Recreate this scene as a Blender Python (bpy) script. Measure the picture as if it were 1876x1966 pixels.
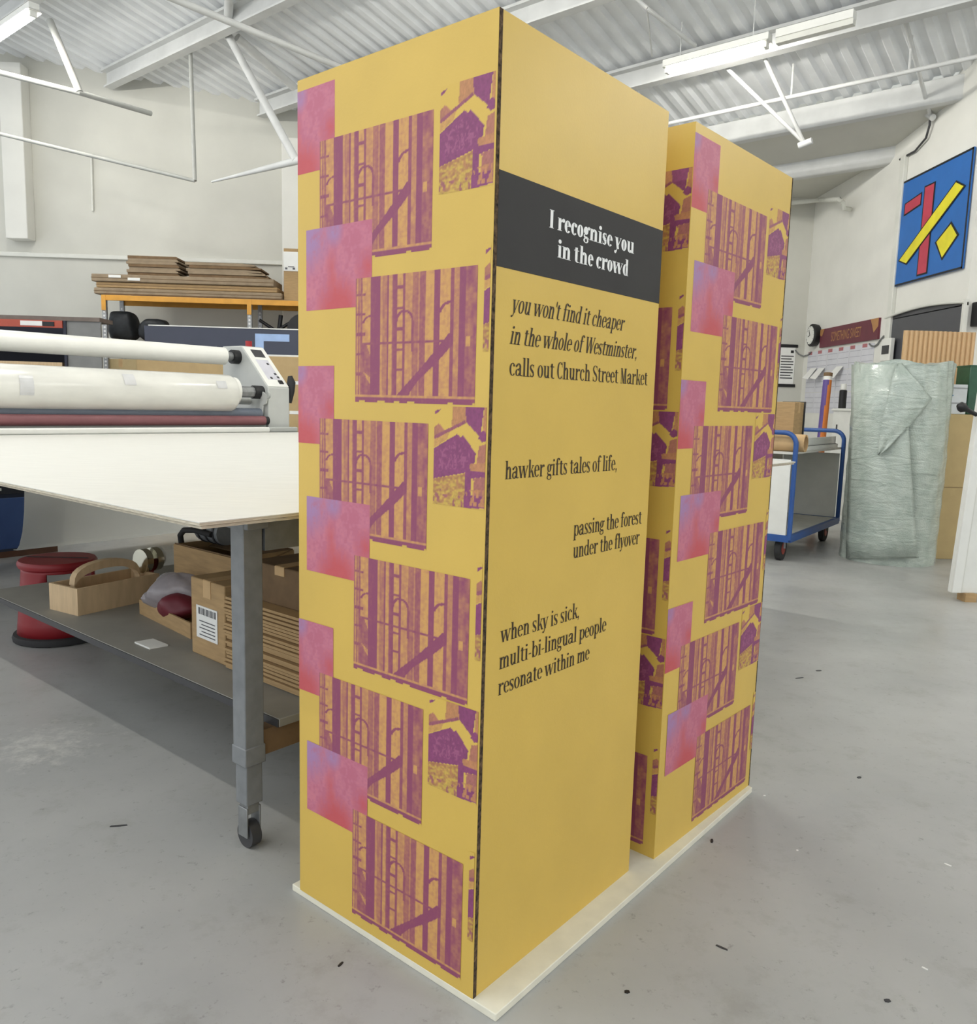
import bpy, bmesh, math, random
import numpy as np
from mathutils import Matrix, Vector
random.seed(7); np.random.seed(7)
scene = bpy.context.scene
col = scene.collection
for o in list(bpy.data.objects): bpy.data.objects.remove(o)

# ------------------------------------------------------------------ camera
F_PX = 1567.28; W, H = 1876, 1966
CY, CP, CR = -0.0340, -0.1311, 0.0275
C = np.array([-0.0492, -1.6095, 1.2924])
_c, _s = math.cos(CY), math.sin(CY)
_right = np.array([_c, _s, 0]); _fw = np.array([-_s, _c, 0]); _up = np.array([0, 0, 1.])
_f2 = _fw*math.cos(CP)+_up*math.sin(CP); _u2 = _up*math.cos(CP)-_fw*math.sin(CP)
_r3 = _right*math.cos(CR)+_u2*math.sin(CR); _u3 = _u2*math.cos(CR)-_right*math.sin(CR)
cam = bpy.data.objects.new('camera', bpy.data.cameras.new('camera')); col.objects.link(cam)
m = Matrix.Identity(4)
for i in range(3):
    m[i][0] = _r3[i]; m[i][1] = _u3[i]; m[i][2] = -_f2[i]; m[i][3] = C[i]
cam.matrix_world = m
cam.data.sensor_fit = 'HORIZONTAL'; cam.data.sensor_width = 36; cam.data.lens = F_PX/W*36
cam.data.clip_start = .05; cam.data.clip_end = 100
scene.camera = cam

# ------------------------------------------------------------------ light and exposure
wd = bpy.data.worlds.new('world'); scene.world = wd; wd.use_nodes = True
wd.node_tree.nodes['Background'].inputs[0].default_value = (.93, .97, 1, 1)
wd.node_tree.nodes['Background'].inputs[1].default_value = .78
TUBE_POWER = 110.0
scene.view_settings.view_transform = 'Standard'; scene.view_settings.look = 'None'
scene.view_settings.exposure = 0.72; scene.view_settings.gamma = 1
scene.view_settings.use_curve_mapping = False

# ------------------------------------------------------------------ pixel helpers (a pixel is a direction; distance comes from the surface touched)
TH = 0.7246; T0 = .018
Bd = np.array([math.sin(TH), math.cos(TH), 0]); Ad = np.array([-math.cos(TH), math.sin(TH), 0])
def ray(x, y): return _f2+_r3*(x-938)/F_PX-_u3*(y-983)/F_PX
def onz(x, y, z=0.): d = ray(x, y); return C+d*(z-C[2])/d[2]
def ony(x, y, Y): d = ray(x, y); return C+d*(Y-C[1])/d[1]
def onx(x, y, X): d = ray(x, y); return C+d*(X-C[0])/d[0]
def onpl(x, y, P, n): d = ray(x, y); return C+d*(np.dot(np.asarray(P)-C, n)/np.dot(d, n))
def T(a, b, z): return Ad*a+Bd*b+np.array([0, 0, z])
def ona(x, y, a): return onpl(x, y, Ad*a, Ad)
def onb(x, y, b): return onpl(x, y, Bd*b, Bd)
def ab(P): return float(np.dot(P, Ad)), float(np.dot(P, Bd)), float(P[2])
def V(x, y, z): return np.array([x, y, z], float)

# ------------------------------------------------------------------ materials
def lin(c):
    c = np.asarray(c, float)/255
    return tuple(np.where(c <= .04045, c/12.92, ((c+.055)/1.055)**2.4))
MATS = {}
def mat(name, rgb, rough=.6, metal=0., var=.06, scale=8., bump=0., bscale=60., emit=None, spec=.5, stretch=None, trans=0., dots=None):
    if name in MATS: return MATS[name]
    mt = bpy.data.materials.new(name); mt.use_nodes = True; MATS[name] = mt
    nt = mt.node_tree; b = nt.nodes['Principled BSDF']; L = nt.links
    base = lin(rgb)
    b.inputs['Base Color'].default_value = (*base, 1); b.inputs['Roughness'].default_value = rough
    b.inputs['Metallic'].default_value = metal; b.inputs['Specular IOR Level'].default_value = spec
    if trans: b.inputs['Transmission Weight'].default_value = trans
    tc = nt.nodes.new('ShaderNodeTexCoord'); co = tc.outputs['Object']
    if stretch:
        mp = nt.nodes.new('ShaderNodeMapping'); mp.inputs['Scale'].default_value = stretch; L.new(co, mp.inputs[0]); co = mp.outputs[0]
    if var and not emit:
        n = nt.nodes.new('ShaderNodeTexNoise'); n.inputs['Scale'].default_value = scale; n.inputs['Detail'].default_value = 5
        L.new(co, n.inputs['Vector'])
        r = nt.nodes.new('ShaderNodeValToRGB'); r.color_ramp.elements[0].position = .3; r.color_ramp.elements[1].position = .7
        r.color_ramp.elements[0].color = (*[max(0, v*(1-var*1.6)) for v in base], 1)
        r.color_ramp.elements[1].color = (*[min(1, v*(1+var)) for v in base], 1)
        L.new(n.outputs['Fac'], r.inputs[0]); L.new(r.outputs[0], b.inputs['Base Color'])
    if bump:
        n2 = nt.nodes.new('ShaderNodeTexNoise'); n2.inputs['Scale'].default_value = bscale; n2.inputs['Detail'].default_value = 4
        L.new(co, n2.inputs['Vector'])
        bp = nt.nodes.new('ShaderNodeBump'); bp.inputs['Strength'].default_value = bump; bp.inputs['Distance'].default_value = .01
        L.new(n2.outputs['Fac'], bp.inputs['Height']); L.new(bp.outputs[0], b.inputs['Normal'])
    if emit:
        b.inputs['Emission Color'].default_value = (*base, 1); b.inputs['Emission Strength'].default_value = emit
    return mt
def vcol_mat(name, rough=.55):
    mt = bpy.data.materials.new(name); mt.use_nodes = True; nt = mt.node_tree; b = nt.nodes['Principled BSDF']
    a = nt.nodes.new('ShaderNodeVertexColor'); a.layer_name = 'Print'
    n = nt.nodes.new('ShaderNodeTexNoise'); n.inputs['Scale'].default_value = 220; n.inputs['Detail'].default_value = 3
    mx = nt.nodes.new('ShaderNodeMix'); mx.data_type = 'RGBA'; mx.blend_type = 'OVERLAY'; mx.inputs[0].default_value = .22
    nt.links.new(a.outputs[0], mx.inputs[6]); nt.links.new(n.outputs['Fac'], mx.inputs[7]); nt.links.new(mx.outputs[2], b.inputs['Base Color'])
    b.inputs['Roughness'].default_value = rough
    return mt

# ------------------------------------------------------------------ mesh building
OFF = {}
class MB:
    def __init__(s): s.v = []; s.f = []
    def add(s, vs, fs):
        k = len(s.v); s.v += [tuple(map(float, p)) for p in vs]; s.f += [tuple(i+k for i in f) for f in fs]; return s
    def box(s, lo, hi):
        x0, y0, z0 = lo; x1, y1, z1 = hi
        return s.add([(x0,y0,z0),(x1,y0,z0),(x1,y1,z0),(x0,y1,z0),(x0,y0,z1),(x1,y0,z1),(x1,y1,z1),(x0,y1,z1)],
                     [(0,3,2,1),(4,5,6,7),(0,1,5,4),(1,2,6,5),(2,3,7,6),(3,0,4,7)])
    def obox(s, o, ex, ey, ez):      # corner and three edge vectors
        o, ex, ey, ez = [np.asarray(q, float) for q in (o, ex, ey, ez)]
        if np.dot(np.cross(ex, ey), ez) < 0: ex, ey = ey, ex
        return s.add([o,o+ex,o+ex+ey,o+ey,o+ez,o+ex+ez,o+ex+ey+ez,o+ey+ez],
                     [(0,3,2,1),(4,5,6,7),(0,1,5,4),(1,2,6,5),(2,3,7,6),(3,0,4,7)])
    def abox(s, a0, a1, b0, b1, z0, z1):    # box in the tower / bench axes
        return s.obox(T(a0, b0, z0), Ad*(a1-a0), Bd*(b1-b0), V(0, 0, z1-z0))
    def prism(s, poly, ext):         # planar 3-D polygon, extruded by vector
        n = len(poly); P = [np.asarray(q, float) for q in poly]; e = np.asarray(ext, float)
        nn = sum((np.cross(P[i]-P[0], P[(i+1) % n]-P[0]) for i in range(n)), np.zeros(3))
        if np.dot(nn, e) > 0: P = P[::-1]
        vs = P+[q+e for q in P]
        return s.add(vs, [tuple(range(n)), tuple(range(2*n-1, n-1, -1))]+[(i, n+i, n+(i+1) % n, (i+1) % n)[::-1] if False else ((i+1) % n, i, n+i, n+(i+1) % n) for i in range(n)])
    def tube(s, path, r, seg=12, cap=True):
        P = [np.asarray(q, float) for q in path]; rs = r if hasattr(r, '__len__') else [r]*len(P)
        k = len(s.v); ref = None
        for i, p in enumerate(P):
            t = P[min(i+1, len(P)-1)]-P[max(i-1, 0)]; t = t/np.linalg.norm(t)
            if ref is None:
                ref = np.array([0, 0, 1.]) if abs(t[2]) < .9 else np.array([1., 0, 0])
            u = ref-t*np.dot(ref, t); u /= np.linalg.norm(u); w = np.cross(t, u); ref = u
            for j in range(seg):
                an = 2*math.pi*j/seg; s.v.append(tuple(p+(u*math.cos(an)+w*math.sin(an))*rs[i]))
        for i in range(len(P)-1):
            for j in range(seg):
                a = k+i*seg+j; b = k+i*seg+(j+1) % seg; s.f.append((a, b, b+seg, a+seg))
        if cap:
            s.f.append(tuple(k+j for j in range(seg))[::-1]); s.f.append(tuple(k+(len(P)-1)*seg+j for j in range(seg)))
        return s
    def lathe(s, prof, c=(0, 0, 0), seg=32):
        k = len(s.v); n = len(prof)
        for r, z in prof:
            for j in range(seg):
                an = 2*math.pi*j/seg; s.v.append((c[0]+r*math.cos(an), c[1]+r*math.sin(an), c[2]+z))
        for i in range(n-1):
            for j in range(seg):
                a = k+i*seg+j; b = k+i*seg+(j+1) % seg; s.f.append((a, b, b+seg, a+seg))
        s.f.append(tuple(k+j for j in range(seg))[::-1]); s.f.append(tuple(k+(n-1)*seg+j for j in range(seg)))
        return s
    def quad(s, a, b, c, d): return s.add([a, b, c, d], [(0, 1, 2, 3)])
    def bar(s, p0, p1, w, h=None):   # rectangular bar between two points
        p0, p1 = np.asarray(p0, float), np.asarray(p1, float); h = h or w
        t = p1-p0; t /= np.linalg.norm(t); u = np.cross(t, [0, 0, 1.])
        u = u/np.linalg.norm(u) if np.linalg.norm(u) > 1e-4 else np.array([1., 0, 0]); w2 = np.cross(u, t)
        return s.obox(p0-u*w/2-w2*h/2, u*w, w2*h, p1-p0)
    def build(s, name, material, parent=None, smooth=True, bevel=0., label=None, cat=None, group=None, kind=None, angle=38):
        P = np.array(s.v)
        if parent is not None: off = OFF[parent.name]
        else: off = np.array([(P[:, 0].min()+P[:, 0].max())/2, (P[:, 1].min()+P[:, 1].max())/2, P[:, 2].min()])
        me = bpy.data.meshes.new(name); me.from_pydata([tuple(q) for q in (P-off)], [], s.f); me.update()
        if smooth:
            me.polygons.foreach_set('use_smooth', [True]*len(me.polygons)); me.set_sharp_from_angle(angle=math.radians(angle))
        if isinstance(material, str): material = MATS[material]
        me.materials.append(material)
        o = bpy.data.objects.new(name, me); col.objects.link(o)
        if parent is not None: o.parent = parent
        else: o.location = off
        OFF[o.name] = off
        if bevel:
            bm = o.modifiers.new('bevel', 'BEVEL'); bm.width = bevel; bm.segments = 2; bm.limit_method = 'ANGLE'
        tag(o, label, cat, group, kind)
        return o
def tag(o, label=None, cat=None, group=None, kind=None):
    if label: o['label'] = label
    if cat: o['category'] = cat
    if group: o['group'] = group
    if kind: o['kind'] = kind
    return o
def thing(name, loc, label, cat, group=None, kind=None):
    o = bpy.data.objects.new(name, None); o.location = tuple(float(v) for v in loc); o.empty_display_size = .05
    col.objects.link(o); OFF[o.name] = np.array(loc, float)
    return tag(o, label, cat, group, kind)
def arc(c, u, w, r, a0, a1, n=8):
    c, u, w = [np.asarray(q, float) for q in (c, u, w)]
    return [c+(u*math.cos(t)+w*math.sin(t))*r for t in np.linspace(math.radians(a0), math.radians(a1), n)]

mat('wall_paint', (203, 202, 193), .85, var=.035, scale=1.6, bump=.12, bscale=14)
mat('wall_paint_b', (226, 225, 218), .85, var=.03, scale=2.2, bump=.08, bscale=18)
mat('trim_paint', (218, 218, 210), .6, var=.03)
mat('roof_sheet', (236, 238, 239), .6, var=.05, scale=3)
mat('roof_steel', (206, 207, 205), .55, var=.05, scale=5)
mat('pipe_paint', (176, 177, 172), .6, var=.05)
mat('galv', (140, 142, 142), .45, metal=.5, var=.12, scale=30)
mat('dark_grey', (60, 60, 62), .5)
mat('black', (22, 22, 24), .5)
mat('black_gloss', (20, 20, 24), .25)
mat('white_plastic', (232, 232, 226), .4, var=.02)
mat('white_paper', (236, 236, 232), .7, var=.02)
mat('white_board', (232, 232, 226), .55, var=.03)
mat('kraft', (176, 146, 104), .85, var=.08, scale=12, stretch=(1, 1, 6))
mat('kraft_light', (200, 168, 124), .85, var=.07, scale=12)
mat('kraft_grey', (152, 134, 110), .85, var=.1, scale=10)
mat('kraft_dark', (120, 96, 68), .85, var=.12, scale=14)
mat('tube', (255, 252, 244), emit=TUBE_POWER)

XR, YB = 5.0, 10.6
# ------------------------------------------------------------------ floor
def floor_mat():
    mt = bpy.data.materials.new('floor_paint'); mt.use_nodes = True; nt = mt.node_tree; b = nt.nodes['Principled BSDF']; L = nt.links
    tc = nt.nodes.new('ShaderNodeTexCoord')
    def noise(sc, det=6, rough=.6):
        n = nt.nodes.new('ShaderNodeTexNoise'); n.inputs['Scale'].default_value = sc; n.inputs['Detail'].default_value = det
        n.inputs['Roughness'].default_value = rough; L.new(tc.outputs['Object'], n.inputs['Vector']); return n
    def ramp(src, p0, c0, p1, c1):
        r = nt.nodes.new('ShaderNodeValToRGB'); e = r.color_ramp.elements
        e[0].position = p0; e[0].color = (*c0, 1); e[1].position = p1; e[1].color = (*c1, 1); L.new(src, r.inputs[0]); return r
    r1 = ramp(noise(.9).outputs['Fac'], .35, lin((160, 161, 159)), .68, lin((180, 180, 177)))
    r2 = ramp(noise(7, 8, .7).outputs['Fac'], .30, (.80, .79, .76), .46, (1, 1, 1))
    mx = nt.nodes.new('ShaderNodeMix'); mx.data_type = 'RGBA'; mx.blend_type = 'MULTIPLY'; mx.inputs[0].default_value = .75
    L.new(r1.outputs[0], mx.inputs[6]); L.new(r2.outputs[0], mx.inputs[7])
    r3 = ramp(noise(38, 6, .75).outputs['Fac'], .30, (.58, .57, .55), .40, (1, 1, 1))
    mx2 = nt.nodes.new('ShaderNodeMix'); mx2.data_type = 'RGBA'; mx2.blend_type = 'MULTIPLY'; mx2.inputs[0].default_value = .8
    L.new(mx.outputs[2], mx2.inputs[6]); L.new(r3.outputs[0], mx2.inputs[7]); L.new(mx2.outputs[2], b.inputs['Base Color'])
    rr = ramp(noise(3).outputs['Fac'], .35, (.30,)*3, .7, (.5,)*3); L.new(rr.outputs[0], b.inputs['Roughness'])
    # white scuff patch with its own ragged outline
    mp = nt.nodes.new('ShaderNodeMapping'); mp.inputs['Scale'].default_value = (1, 1, 1); L.new(tc.outputs['Object'], mp.inputs[0])
    vd_ = nt.nodes.new('ShaderNodeVectorMath'); vd_.operation = 'DISTANCE'; L.new(mp.outputs[0], vd_.inputs[0]); vd_.inputs[1].default_value = (-1.56-.3, 1.318-2.8, .1)
    sm_ = nt.nodes.new('ShaderNodeMapRange'); sm_.inputs[1].default_value = .10; sm_.inputs[2].default_value = .36; sm_.inputs[3].default_value = .17; sm_.inputs[4].default_value = -.12; L.new(vd_.outputs['Value'], sm_.inputs[0])
    ad_ = nt.nodes.new('ShaderNodeMath'); ad_.operation = 'ADD'; L.new(sm_.outputs[0], ad_.inputs[0]); L.new(noise(17, 8, .75).outputs['Fac'], ad_.inputs[1])
    rs_ = ramp(ad_.outputs[0], .58, (0, 0, 0), .86, (.75, .75, .75))
    mx3 = nt.nodes.new('ShaderNodeMix'); mx3.data_type = 'RGBA'; L.new(rs_.outputs[0], mx3.inputs[0]); L.new(mx2.outputs[2], mx3.inputs[6]); mx3.inputs[7].default_value = (*lin((214, 213, 206)), 1)
    L.new(mx3.outputs[2], b.inputs['Base Color'])
    bp = nt.nodes.new('ShaderNodeBump'); bp.inputs['Strength'].default_value = .15; bp.inputs['Distance'].default_value = .004
    L.new(noise(9, 8, .7).outputs['Fac'], bp.inputs['Height']); L.new(bp.outputs[0], b.inputs['Normal'])
    return mt
MB().box((-9, -5, -.1), (9.6, YB, 0)).build('floor', floor_mat(), kind='structure')

# ------------------------------------------------------------------ walls
MB().box((-9, YB, 0), (9.6, YB+.25, 7)).build('wall_back', 'wall_paint', kind='structure')
y_end = float(onx(1859, 560, XR)[1])
MB().box((XR, y_end, 0), (XR+.25, YB, 6.4)).build('wall_right', 'wall_paint_b', kind='structure')
MB().box((9.4, -1, 0), (9.6, YB, 6.6)).build('wall_side', 'wall_paint', kind='structure')
# rail along the back wall, pilaster, boxed duct
zr = float(ony(280, 497, YB)[2])
MB().box((-8, YB-.05, zr-.03), (float(ony(545, 505, YB)[0]), YB, zr+.03)).build('trim_1', 'trim_paint', kind='structure', bevel=.008)
xp = float(ony(546, 320, YB)[0])
MB().box((xp, YB-.18, 0), (xp+1.6, YB, 4.9)).build('trim_2', 'wall_paint_b', kind='structure', bevel=.01)
# conduit corner trim on right wall
yc = float(onx(1718, 560, XR)[1])
zs = float(onx(1728, 307, XR)[2])
MB().box((XR-.05, yc-.05, 0), (XR, yc+.05, zs)).build('trim_3', 'trim_paint', kind='structure', bevel=.008)

# ------------------------------------------------------------------ roof
SL = math.tan(math.radians(12.3)); PB = onx(1850, 140, XR); BB = float(np.dot(PB, Bd)); ZB = float(PB[2])
def roofz(b): return ZB+SL*(BB-b)
RN = np.array([SL*Bd[0], SL*Bd[1], 1.]); RP = T(0, BB, ZB)
def onroof(x, y, drop=0.): return onpl(x, y, RP-V(0, 0, drop), RN)
def RT(a, b, drop=0.): return T(a, b, roofz(b)-drop)
mb = MB(); pitch = .2; dep = .045; a = -9.2; b0, b1 = -5.0, BB+.05
prof = []
while a < 14:
    prof += [(a, 0), (a+.07, 0), (a+.10, -dep), (a+.17, -dep)]; a += pitch
n = len(prof)
vs = [RT(pa, b0, -.05-pd*1.0) for pa, pd in prof]+[RT(pa, b1, -.05-pd) for pa, pd in prof]
mb.add(vs, [(i, i+1, n+i+1, n+i) for i in range(n-1)])
mb.build('ceiling', 'roof_sheet', kind='structure', smooth=False)
# flat lean-to ceiling behind the eaves beam
zl = zs+.12
bl = BB+1.0
poly = [T(-6, bl, zl), T(9, bl, zl), T(9, bl+6, zl), T(-6, bl+6, zl)]
MB().prism(poly, V(0, 0, .05)).build('ceiling_low', 'wall_paint', kind='structure')
# eaves: beam, sloping fascia, rounded lower beam
PURL = 'steel roof beams under the corrugated sheets'
MB().abox(-6, 8, BB-.02, BB+.10, ZB-.26, ZB-.01).build('eaves_beam', 'roof_steel', label='white steel beam where the corrugated roof ends above the far wall', cat='beam', bevel=.01)
b_f = BB+.1
MB().prism([T(-6, b_f, ZB-.22), T(8, b_f, ZB-.22), T(8, bl, ZB-.34), T(-6, bl, ZB-.34)], V(0, 0, .04)).build('trim_4', 'wall_paint', kind='structure')
mb = MB(); mb.prism([T(-6, bl-.05, zl-.04), T(-6, bl+.02, zl-.1), T(-6, bl+.14, zl-.1), T(-6, bl+.22, zl-.04), T(-6, bl+.22, ZB-.3), T(-6, bl-.05, ZB-.3)], Ad*14)
mb.build('box_beam', 'roof_steel', label='wide rounded white box beam along the low flat ceiling', cat='beam', bevel=.02)
# purlins
bq = [float(np.dot(onroof(1420, 112, .2), Bd))]
bq.append(float(np.dot(onroof(1075, 22, .2), Bd)))
step = abs(bq[0]-bq[1]); step = step if .6 < step < 3 else 1.5
pur = [bq[0]-step*k for k in range(0, 6)]
lbls = ['white steel purlin carrying the lit strip lamp behind the towers', 'white steel purlin next above the strip lamp behind the towers']
for i, b in enumerate(pur):
    am = min(13, (YB-.06-.749*(b+.1))/.663)
    mb = MB(); mb.abox(-8, am, b-.10, b+.10, roofz(b)-.05, roofz(b)-.02); mb.abox(-8, am, b-.015, b+.015, roofz(b)-.22, roofz(b)-.05); mb.abox(-8, am, b-.06, b+.06, roofz(b)-.24, roofz(b)-.22)
    mb.build('roof_purlin', 'roof_steel', label=lbls[i] if i < 2 else 'white steel purlin high overhead under the corrugated roof', cat='beam', group=PURL)

# struts, pipes and truss tubes under the roof
def tube_thing(name, path, r, label, m='roof_steel', cat='pipe', group=None, seg=10):
    return MB().tube(path, r, seg).build(name, m, label=label, cat=cat, group=group)
node = onroof(1543, 273, .75)
tr = thing('roof_truss', node, 'pair of thin white roof braces meeting at a point right of the far tower', 'brace', 'thin white tubular roof braces')
MB().tube([onroof(1462, 98, .1), node], .021, 10).build('brace', 'roof_steel', tr)
MB().tube([onroof(1395, 130, .15), node], .021, 10).build('brace', 'roof_steel', tr)
MB().tube([node-Ad*.09, node+Ad*.05-V(0, 0, .03)], .035, 10).build('node_plate', 'roof_steel', tr)
n2 = onx(1786, 222, XR-.06)
tr = thing('roof_truss', n2, 'single thin white roof brace running down to the wall above the painting', 'brace', 'thin white tubular roof braces')
MB().tube([onroof(1736, 30, .1), n2], .021, 10).build('brace', 'roof_steel', tr)
MB().tube([n2-V(.0, .06, .04), n2+V(0, .06, .04)], .035, 10).build('node_plate', 'roof_steel', tr)
n3 = onroof(1242, 15, .25)
tr = thing('roof_truss', n3, 'short white roof braces with a pendant rod left of the strip lamp', 'brace', 'thin white tubular roof braces')
MB().tube([n3, onroof(1335, 88, .2)], .021, 10).build('brace', 'roof_steel', tr)
MB().tube([n3, n3+(onroof(1252, 108, .2)-n3)], .01, 8).build('rod', 'roof_steel', tr)
MB().tube([onroof(1180, -40, .1), n3], .021, 10).build('brace', 'roof_steel', tr)
# sprinkler pipe along the far roof
p0, p1 = onroof(1288, 236, .35), None
bsp = float(np.dot(p0, Bd)); zsp = float(p0[2])
pa0 = float(np.dot(p0, Ad))
sp = thing('sprinkler_pipe', p0, 'long thin white pipe hung below the far roof sheets', 'pipe')
MB().tube([T(5, bsp, zsp), T(-3.5, bsp, zsp)], .022, 10).build('pipe', 'roof_steel', sp)
for px in (1520, 1745):
    q = onb(px, 175 if px < 1600 else 140, bsp); aa = float(np.dot(q, Ad))
    MB().tube([T(aa, bsp, zsp), T(aa, bsp, roofz(bsp)-.02)], .012, 8).build('hanger', 'roof_steel', sp)
# left truss
zt = float(ony(569, 309, 7.6)[2]); q0 = onz(569, 309, zt); q1 = onz(407, 349, zt)
tr = thing('roof_truss', q0, 'white tubular truss with long slanting strut beside the yellow tower', 'truss', 'thin white tubular roof braces')
top0 = onroof(437, 66, .12)
MB().tube([q1+(q1-q0)*0, q0+(q0-q1)*.35], [.012]+[.05], 12).build('bottom_chord', 'roof_steel', tr)
MB().tube([top0, q0], .045, 12).build('strut', 'roof_steel', tr)
MB().tube([onroof(455, 72, .12), onroof(565, 168, .2)], .05, 12).build('top_chord', 'roof_steel', tr)
MB().tube([onroof(441, -30, .12), top0], .05, 12).build('strut', 'roof_steel', tr)
t0 = onroof(96, 40, .5); t1 = ony(153, 178, 8.2); t2 = ony(-30, 132, 8.2); t3 = ony(290, 218, 8.9)
tr = thing('roof_truss', t1, 'faint white tubular truss high on the left against the back wall', 'truss', 'thin white tubular roof braces')
MB().tube([t0, t1], .04, 12).build('strut', 'pipe_paint', tr)
MB().tube([t2, t1, t3], .03, 12).build('bottom_chord', 'pipe_paint', tr)
# overhead pipe in the B direction
zc = float(onroof(470, 53, .75)[2]); c0 = onz(339, 0, zc); c1 = onz(590, 103, zc); dd = c1-c0
tube_thing('overhead_conduit', [c0-dd*.3, c1+dd*.5], .035, 'straight white conduit crossing high in front of the truss')
# hanging rods
r0 = ony(0, 257, 8.8); r1 = ony(374, 347, 8.8); r2 = onroof(365, 82, .05)
hr = thing('drop_pipe', r1, 'thin white pipe dropping from the roof and turning along the back wall', 'pipe')
MB().tube([r2, r1+V(0, 0, .0)], .025, 10).build('drop', 'pipe_paint', hr)
MB().tube([r0+(r0-r1)*.2, r1], .022, 10).build('run', 'pipe_paint', hr)
tube_thing('wall_conduit', [ony(175, 295, YB-.03), ony(178, 405, YB-.03)], .015, 'short thin vertical conduit on the upper back wall', 'trim_paint')
d0 = ony(30, 463, YB); d1 = ony(76, 463, YB); dz = float(ony(55, 132, YB)[2])
MB().box((d0[0]-.02, YB-.22, d0[2]), (d1[0]-.05, YB, dz)).build('boxed_duct', 'wall_paint_b', label='white boxed duct running down the upper back wall', cat='duct', bevel=.01)
MB().box((ony(197, 90, YB)[0], YB-.12, ony(205, 100, YB)[2]), (ony(213, 90, YB)[0], YB, ony(205, 84, YB)[2])).build('junction_box', 'dark_grey', label='small grey junction box high on the back wall', cat='junction box', bevel=.01)

# strip lamps
def strip_lamp(P, Q, label, dark=None):
    P, Q = np.asarray(P), np.asarray(Q); t = thing('strip_lamp', (P+Q)/2-V(0, 0, .1), label, 'lamp', 'fluorescent strip lamps on the roof beams')
    d = (Q-P)/np.linalg.norm(Q-P); sd = np.cross(d, [0, 0, 1.]); sd /= np.linalg.norm(sd)
    MB().obox(P-d*.05-sd*.05, d*(np.linalg.norm(Q-P)+.1), sd*.10, V(0, 0, .07)).build('housing', 'white_plastic', t)
    MB().prism([P-d*.05-sd*.075-V(0, 0, .008), P-d*.05-sd*.05+V(0, 0, .012), P-d*.05+sd*.05+V(0, 0, .012), P-d*.05+sd*.075-V(0, 0, .008), P-d*.05+sd*.05+V(0, 0, .004), P-d*.05-sd*.05+V(0, 0, .004)], d*(np.linalg.norm(Q-P)+.1)).build('reflector', 'white_plastic', t)
    for k_ in (.12, .88): MB().tube([P+(Q-P)*k_+V(0, 0, .07), V(*(P+(Q-P)*k_)[:2], roofz(float(np.dot(P+(Q-P)*k_, Bd)))-.03)], .006, 6).build('hanger', 'roof_steel', t)
    MB().tube([P-V(0, 0, .03), Q-V(0, 0, .03)], .024, 12).build('fluorescent_tube', 'tube', t)
    for e, s in ((P, 1), (Q, -1)):
        MB().obox(e-sd*.035-V(0, 0, .055)-d*.03*(s > 0), d*.03, sd*.07, V(0, 0, .055)).build('end_cap', 'white_plastic', t)
    return t
lz = .44
A1 = onroof(1283, 128, lz); A2 = onroof(1470, 84, lz); bL = float(np.dot((A1+A2)/2, Bd))
aL1, aL2 = float(np.dot(A1, Ad)), float(np.dot(A2, Ad)); zL = roofz(bL)-lz
strip_lamp(T(aL1, bL, zL), T(aL2, bL, zL), 'lit fluorescent strip lamp on the roof beam behind the two towers')
# unlit continuation
q = onroof(1640, 34, lz); aq = float(np.dot(q, Ad))
t = thing('lamp_batten', T(aL2-.3, bL, zL), 'unlit white lamp batten continuing beyond the lit strip lamp', 'lamp')
MB().abox(aq, aL2-.12, bL-.05, bL+.05, zL-.0, zL+.07).build('housing', 'white_plastic', t)
MB().abox(aq, aL2-.12, bL-.035, bL+.035, zL-.05, zL).build('diffuser', 'trim_paint', t)
lz2 = 1.0
B2 = onroof(62, 22, lz2); bM = float(np.dot(B2, Bd)); aM = float(np.dot(B2, Ad)); zM = roofz(bM)-lz2
LL = 1.5
strip_lamp(T(aM+LL, bM, zM), T(aM, bM, zM), 'lit fluorescent strip lamp near the back wall on the left of the hall')
for k, (aa, bb, ll) in enumerate([(-2.6, bL, lz), (-5.2, bL, lz), (4.2, bM, lz2), (2., bM, lz2), (-5.5, bM, lz2), (6., -2.8, lz), (3.5, -2.8, lz), (1., -2.8, lz)]):
    strip_lamp(T(aa+.75, bb, roofz(bb)-ll), T(aa-.75, bb, roofz(bb)-ll), 'lit fluorescent strip lamp overhead in the middle of the hall' if k else 'lit fluorescent strip lamp overhead beside the painting wall')

# ------------------------------------------------------------------ printed pictures on the towers
YEL = (212, 178, 84)
def vnoise(u, v, f, seed=0):
    r = np.random.RandomState(seed); g = r.rand(64, 64)
    x, y = u*f, v*f; xi, yi = np.floor(x).astype(int), np.floor(y).astype(int); fx, fy = x-xi, y-yi
    fx = fx*fx*(3-2*fx); fy = fy*fy*(3-2*fy); G = lambda a, b: g[a % 64, b % 64]
    return (G(xi, yi)*(1-fx)+G(xi+1, yi)*fx)*(1-fy)+(G(xi, yi+1)*(1-fx)+G(xi+1, yi+1)*fx)*fy
def inpoly(u, v, poly):
    ins = np.zeros(u.shape, bool); n = len(poly)
    for i in range(n):
        x0, y0 = poly[i]; x1, y1 = poly[(i+1) % n]
        if y0 == y1: continue
        c = ((y0 > v) != (y1 > v)) & (u < (x1-x0)*(v-y0)/(y1-y0)+x0); ins ^= c
    return ins
TAN, PUR, MID = np.array((206, 156, 92.)), np.array((140, 70, 100.)), np.array((180, 118, 104.))
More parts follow.
